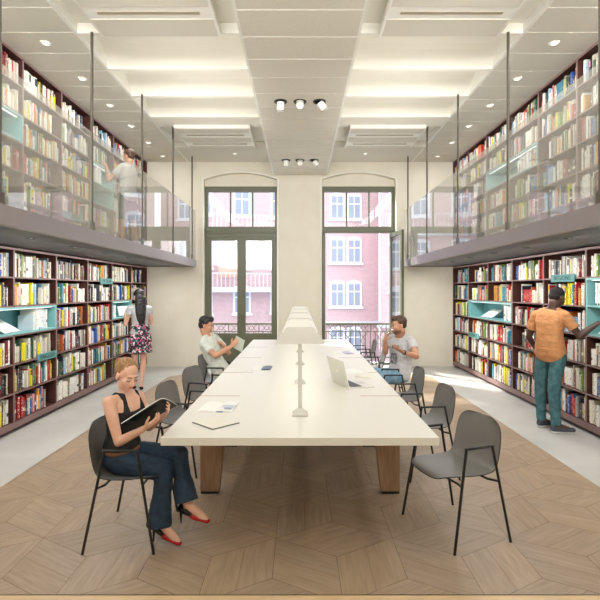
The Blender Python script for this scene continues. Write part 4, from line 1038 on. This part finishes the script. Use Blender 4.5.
# the dark print on its chest
ax, l_, f_ = p.frame(.7); m = MB()
fdir = V((-.86, -.5, 0)); f2 = f_ if f_.dot(fdir) > 0 else -f_
def patch(mb, t0, t1, u0, u1, off):
    vs_, fs_ = [], []; n = 8
    for i in range(n+1):
        for j in range(n+1):
            t = t0+(t1-t0)*i/n; u = u0+(u1-u0)*j/n; ax, ll, ff = p.frame(t); ff = ff if ff.dot(fdir) > 0 else -ff; ll2 = ll
            vs_.append(p.spine(t)+ll2*(.165*math.sin(u))+ff*(.116*math.cos(u)+off))
    fs_ = [(i*(n+1)+j, i*(n+1)+j+1, (i+1)*(n+1)+j+1, (i+1)*(n+1)+j) for i in range(n) for j in range(n)]
    mb.add(vs_, fs_)
prm = noisy('shirt_print', (70, 70, 74), (170, 170, 172), 28, .8)
patch(m, .72, .82, -.35, .35, .022); patch(m, .30, .60, -.45, .25, .020)
o = m.build('shirt_print', prm, p.root); sd = o.modifiers.new('t', 'SOLIDIFY'); sd.thickness = .004
m = MB(); p.rings(m, -.16, .06, .012)
for sg in (-1, 1): p.limb(m, [(1.29, 6.46+sg*.09, .545), (.86, 6.46+sg*.12, .545), (.84, 6.50+sg*.12, .12)], [.096, .078, .062])
p.wear(m, 'jeans', noisy('denim_light_blue', (104, 146, 172), (150, 186, 206), 14, .85), .006, 9)
for sg in (-1, 1):
    m = MB(); cap(m, p.L((.86, 6.50+sg*.12, .05)), p.L((.70, 6.50+sg*.13, .035)), .045, .034, sq=((0, 0, 1), .9)); p.wear(m, 'shoe', mat('white_trainer', (220, 220, 216), .6), 0, 1, 2)
m = MB(); wd = (wrN-elN).normalized(); m.tube([p.L(wrN)-wd*.02, p.L(wrN)+wd*.002], .030, 14); m.build('wristwatch', mat('watch_black', (28, 28, 30), .4), p.root)
g_ = empty('drinking_glass', q(389.6, 331.8, 6.20), 0, 'clear tumbler at the lips of the man in the grey T-shirt', 'glass')
M = Matrix.Rotation(math.radians(55), 4, 'Y')
MB().lathe([(.026, -.05), (.034, .05), (.0315, .05), (.024, -.044), (.001, -.044)], n=20, M=M).build('tumbler', drink_glass, g_, smooth=True)
MB().lathe([(.0235, -.043), (.027, .0), (.001, .0)], n=20, M=M).build('water', glass_mat('water', (.90, .95, .97), .1), g_, smooth=True)
# ---- man in orange at the right bookcase
p = Person('dark-skinned man in orange T-shirt and teal jeans reaching into the right bookcase', (3.0, 5.8, 0), 1.02, False, .006, 4)
la_ = V((-.50, .86, 0)).normalized()          # towards his left
pel = V((2.985, 5.80, .93)); neck = V((2.99, 5.77, 1.465)); shR = V((3.070, 5.640, 1.395)); shL = V((2.87, 5.93, 1.385))
p.torso(pel, (2.955, 5.77, 1.19), neck, la_, shL-shR)
elR, wrR, tipR = V((3.205, 5.58, 1.165)), V((3.375, 5.50, 1.325)), V((3.455, 5.47, 1.33))
p.arm(shR, elR, wrR, tipR, (0, .2, -1), 1, .35); p.arm(shL, V((2.83, 6.03, 1.11)), V((2.98, 6.12, .92)), V((3.03, 6.14, .84)), (.3, .2, 0), -1, .5)
hR, hL = pel-la_*.095-V((0, 0, .02)), pel+la_*.095-V((0, 0, .02))
kR, kL = V((2.98, 5.73, .50)), V((2.93, 5.95, .50)); aR, aL = V((3.005, 5.715, .095)), V((2.955, 5.965, .095)); tR, tL = V((3.185, 5.68, .035)), V((3.10, 6.00, .035))
p.leg(hR, kR, aR, tR); p.leg(hL, kL, aL, tL)
p.head(V((3.045, 5.765, 1.605)), (.80, .30, -.38), (.2, .08, 1), .056, 1.0, hair_m=hair_bk, lips=(96, 60, 54))
p.finish(skin_d)
m = MB(); p.hE(m, (0, -.024, .044), (.0765, .092, .082)); p.hE(m, (0, -.05, .0), (.067, .058, .055)); p.wear(m, 'hair', noisy('hair_cropped', (24, 20, 20), (36, 30, 30), 80, .9), .0008, 60, 2, .006)
m = MB(); p.rings(m, -.10, .975, .012, extra=lambda t: .008 if t < .5 else 0)
for sh, el in ((shR, elR), (shL, V((2.83, 6.03, 1.11)))): cap(m, p.L(lerp(neck, sh, .4)), p.L(sh), .056, .061); p.limb(m, [sh, lerp(sh, el, .62)], [.061, .062], flat=True)
p.wear(m, 't_shirt', noisy('orange_jersey', (192, 132, 84), (202, 144, 96), 16, .85), .007, 9, 3)
m = MB(); p.rings(m, -.16, .05, .010)
for h_, k_, a_ in ((hR, kR, aR), (hL, kL, aL)): p.limb(m, [h_, lerp(h_, k_, .5), k_, lerp(k_, a_, .6), a_], [.090, .080, .064, .058, .054], flat=True)
p.wear(m, 'jeans', noisy('teal_denim', (58, 98, 104), (78, 122, 128), 18, .85), .007, 11)
for a_, t_ in ((aR, tR), (aL, tL)):
    d = (t_-a_); d.z = 0; d.normalize(); b0 = p.L(a_)-d*.02; 
    m = MB(); b0.z = .050; e1_ = p.L(t_); e1_.z = .042; cap(m, b0, e1_, .042, .032, sq=((0, 0, 1), .85)); cap(m, V((b0.x, b0.y, .05)), V((b0.x, b0.y, .08)), .040, .038); s_o = p.wear(m, 'shoe', noisy('grey_canvas', (66, 70, 78), (80, 84, 92), 30, .9), 0, 1, 2)
    m = MB(); a3 = b0.copy(); a3.z = .012; b3 = e1_.copy(); b3.z = .012; cap(m, a3, b3, .044, .036, sq=((0, 0, 1), .26)); w_o = p.wear(m, 'sole', mat('white_rubber', (215, 215, 212), .6), 0, 1, 1, .004); w_o.parent = s_o
    m = MB()
    for i in range(3):
        c_ = lerp(b0, e1_, .45+.16*i); c_.z = .088-.010*i; sd_ = V((-d.y, d.x, 0)); m.tube([c_-sd_*.022, c_+sd_*.022], .004, 6)
    l_o = m.build('laces', mat('blue_laces', (40, 80, 150), .7), p.root); l_o.parent = s_o
p.root.location.x += .045
# ---- woman in the flowered skirt at the left bookcase
p = Person('woman with long black hair in grey top and flowered skirt facing the shelves', (-2.75, 8.25, 0), .97, True, .007, 5)
lw_ = V((-.80, -.60, 0)).normalized()         # towards her left
pel = V((-2.735, 8.22, .96)); neck = V((-2.745, 8.20, 1.44)); shL = V((-2.885, 8.14, 1.375)); shR = V((-2.605, 8.28, 1.375))
p.torso(pel, (-2.74, 8.21, 1.20), neck, lw_, shL-shR)
elL, wrL = V((-2.95, 8.12, 1.115)), V((-3.02, 8.30, 1.30)); elR, wrR = V((-2.58, 8.36, 1.12)), V((-2.72, 8.52, 1.24))
p.arm(shL, elL, wrL, V((-3.03, 8.37, 1.37)), (.6, .5, 0), -1, .6); p.arm(shR, elR, wrR, V((-2.82, 8.56, 1.29)), (-.5, .3, .5), 1, .6)
hL, hR = pel+lw_*.085, pel-lw_*.085
aL, aR = V((-2.85, 8.25, .075)), V((-2.70, 8.17, .075))
p.leg(hL, V((-2.83, 8.22, .50)), aL, V((-2.93, 8.42, .025))); p.leg(hR, V((-2.68, 8.22, .50)), aR, V((-2.78, 8.34, .025)))
p.head(V((-2.765, 8.22, 1.59)), (-.62, .74, -.25), (0, 0, 1), .046, .97, hair_m=hair_bk)
p.finish(skin_l)
m = MB(); p.hE(m, (0, -.03, .045), (.088, .098, .088)); p.hE(m, (0, -.07, -.03), (.088, .06, .09)); hx = p.hP(0, -.075, -.05)
loft(m, [(hx+V((0, 0, .02)), p.lc, p.frame(1)[2], .086, .05), (hx+V((.01, -.02, -.12)), p.lc, p.frame(1)[2], .090, .045), (hx+V((.015, -.03, -.26)), p.lc, p.frame(1)[2], .086, .042), (hx+V((.025, -.03, -.38)), p.lc, p.frame(1)[2], .062, .032), (hx+V((.03, -.03, -.44)), p.lc, p.frame(1)[2], .035, .02)])
p.wear(m, 'hair', hair_bk, .006, 18, 2)
m = MB(); p.rings(m, -.0, .965, .012)
for sh, el in ((shL, elL), (shR, elR)): cap(m, p.L(lerp(neck, sh, .4)), p.L(sh), .050, .056); p.limb(m, [sh, lerp(sh, el, .38)], [.052, .052], flat=True)
p.wear(m, 'top', noisy('grey_marl', (176, 178, 180), (192, 194, 196), 40, .85), .005, 12, 3)
flo = mat('flowered_cotton', (255, 255, 255), .85); fb_ = flo.node_tree.nodes['Principled BSDF']; tcf = N(flo, 'ShaderNodeTexCoord'); vf = N(flo, 'ShaderNodeTexVoronoi'); vf.inputs['Scale'].default_value = 42
cf = N(flo, 'ShaderNodeValToRGB'); cf.color_ramp.interpolation = 'CONSTANT'; e = cf.color_ramp.elements; e[0].color = lin((46, 44, 52)); e[1].position = .38; e[1].color = lin((196, 70, 120))
for p_, c_ in ((.52, (226, 220, 222)), (.66, (60, 120, 120)), (.74, (46, 44, 52)), (.86, (222, 150, 176))): z_ = e.new(p_); z_.color = lin(c_)
sf = N(flo, 'ShaderNodeSeparateColor'); L(flo, tcf.outputs['Object'], vf.inputs['Vector']); L(flo, vf.outputs['Color'], sf.inputs[0]); L(flo, sf.outputs[0], cf.inputs[0]); L(flo, cf.outputs[0], fb_.inputs['Base Color'])
m = MB(); P0 = p.L(pel); ff = lw_.cross(V((0, 0, 1)))
loft(m, [(P0+V((0, 0, .20)), lw_, ff, .125, .095), (P0+V((0, 0, .08)), lw_, ff, .165, .125), (P0+V((0, 0, -.12)), lw_, ff, .185, .150), (P0+V((0, 0, -.33)), lw_, ff, .198, .160)], p=2.1)
p.wear(m, 'skirt', flo, .012, 9, 2)
for a_, dx in ((aL, (-.08, .17)), (aR, (-.08, .17))):
    m = MB(); b0 = p.L(a_); b0.z = .032; cap(m, b0-V((dx[0]*.1, dx[1]*.1, 0)), b0+V((dx[0], dx[1], -.008)), .034, .026, sq=((0, 0, 1), .85)); p.wear(m, 'shoe', blkp, 0, 1, 2)
bk = open_book((-3.03, 8.42, 1.33), .65, .9, 'open book held by the woman in the flowered skirt', .75)
# ---- man on the gallery
p = Person('man in grey T-shirt and dark shorts taking a book on the left gallery', (-2.93, 8.1, 2.345), .99, False, .007, 6)
lm_ = V((-.35, -.94, 0)).normalized(); B0 = V((-2.93, 8.1, 2.345))
pel = V((-2.93, 8.10, 3.27)); neck = V((-2.89, 8.08, 3.80)); shL = V((-2.945, 7.94, 3.73)); shR = V((-2.86, 8.23, 3.73))
p.torso(pel, (-2.89, 8.08, 3.53), neck, lm_, shL-shR)
elL, wrL = V((-3.13, 7.87, 3.50)), V((-3.20, 7.92, 3.74)); elR, wrR = V((-2.86, 8.34, 3.50)), V((-3.03, 8.36, 3.56))
p.arm(shL, elL, wrL, V((-3.25, 7.95, 3.82)), (-.7, .3, 0), -1, .5); p.arm(shR, elR, wrR, V((-3.11, 8.34, 3.60)), (-.3, .3, .5), 1, .5)
hL, hR = pel+lm_*.09, pel-lm_*.09; aL, aR = V((-2.98, 8.08, 2.44)), V((-2.76, 8.16, 2.44))
p.leg(hL, V((-2.99, 8.05, 2.85)), aL, V((-3.12, 8.14, 2.385))); p.leg(hR, V((-2.84, 8.16, 2.85)), aR, V((-2.90, 8.26, 2.385)))
p.head(V((-2.885, 8.09, 3.945)), (-.86, .42, -.12), (0, 0, 1), .055, .98, hair_m=hair_br)
p.finish(skin_m)
m = MB(); p.hE(m, (0, -.03, .050), (.080, .094, .084)); p.hE(m, (0, .02, .095), (.056, .05, .04)); p.hE(m, (0, -.06, -.005), (.066, .052, .055)); p.wear(m, 'hair', hair_br, .005, 30, 1)
m = MB(); p.rings(m, -.10, .97, .012, extra=lambda t: .008 if t < .5 else 0)
for sh, el in ((shL, elL), (shR, elR)): cap(m, p.L(lerp(neck, sh, .4)), p.L(sh), .055, .060); p.limb(m, [sh, lerp(sh, el, .6)], [.060, .061], flat=True)
p.wear(m, 't_shirt', noisy('light_grey_jersey', (208, 208, 206), (220, 220, 218), 16, .85), .007, 9, 3)
m = MB(); p.rings(m, -.16, .08, .014)
for h_, k_ in ((hL, V((-2.99, 8.05, 2.85))), (hR, V((-2.84, 8.16, 2.85)))): p.limb(m, [h_, lerp(h_, k_, .9)], [.094, .086], flat=True)
p.wear(m, 'shorts', noisy('charcoal_cotton', (74, 74, 80), (86, 86, 92), 30, .9), .006, 10)
for a_, dx in ((aL, (-.14, .06)), (aR, (-.14, .10))):
    m = MB(); b0 = p.L(a_); b0.z = .048; cap(m, b0, b0+V((dx[0], dx[1], -.008)), .042, .032, sq=((0, 0, 1), .9)); p.wear(m, 'shoe', mat('navy_shoe', (50, 56, 84), .6), 0, 1, 2)
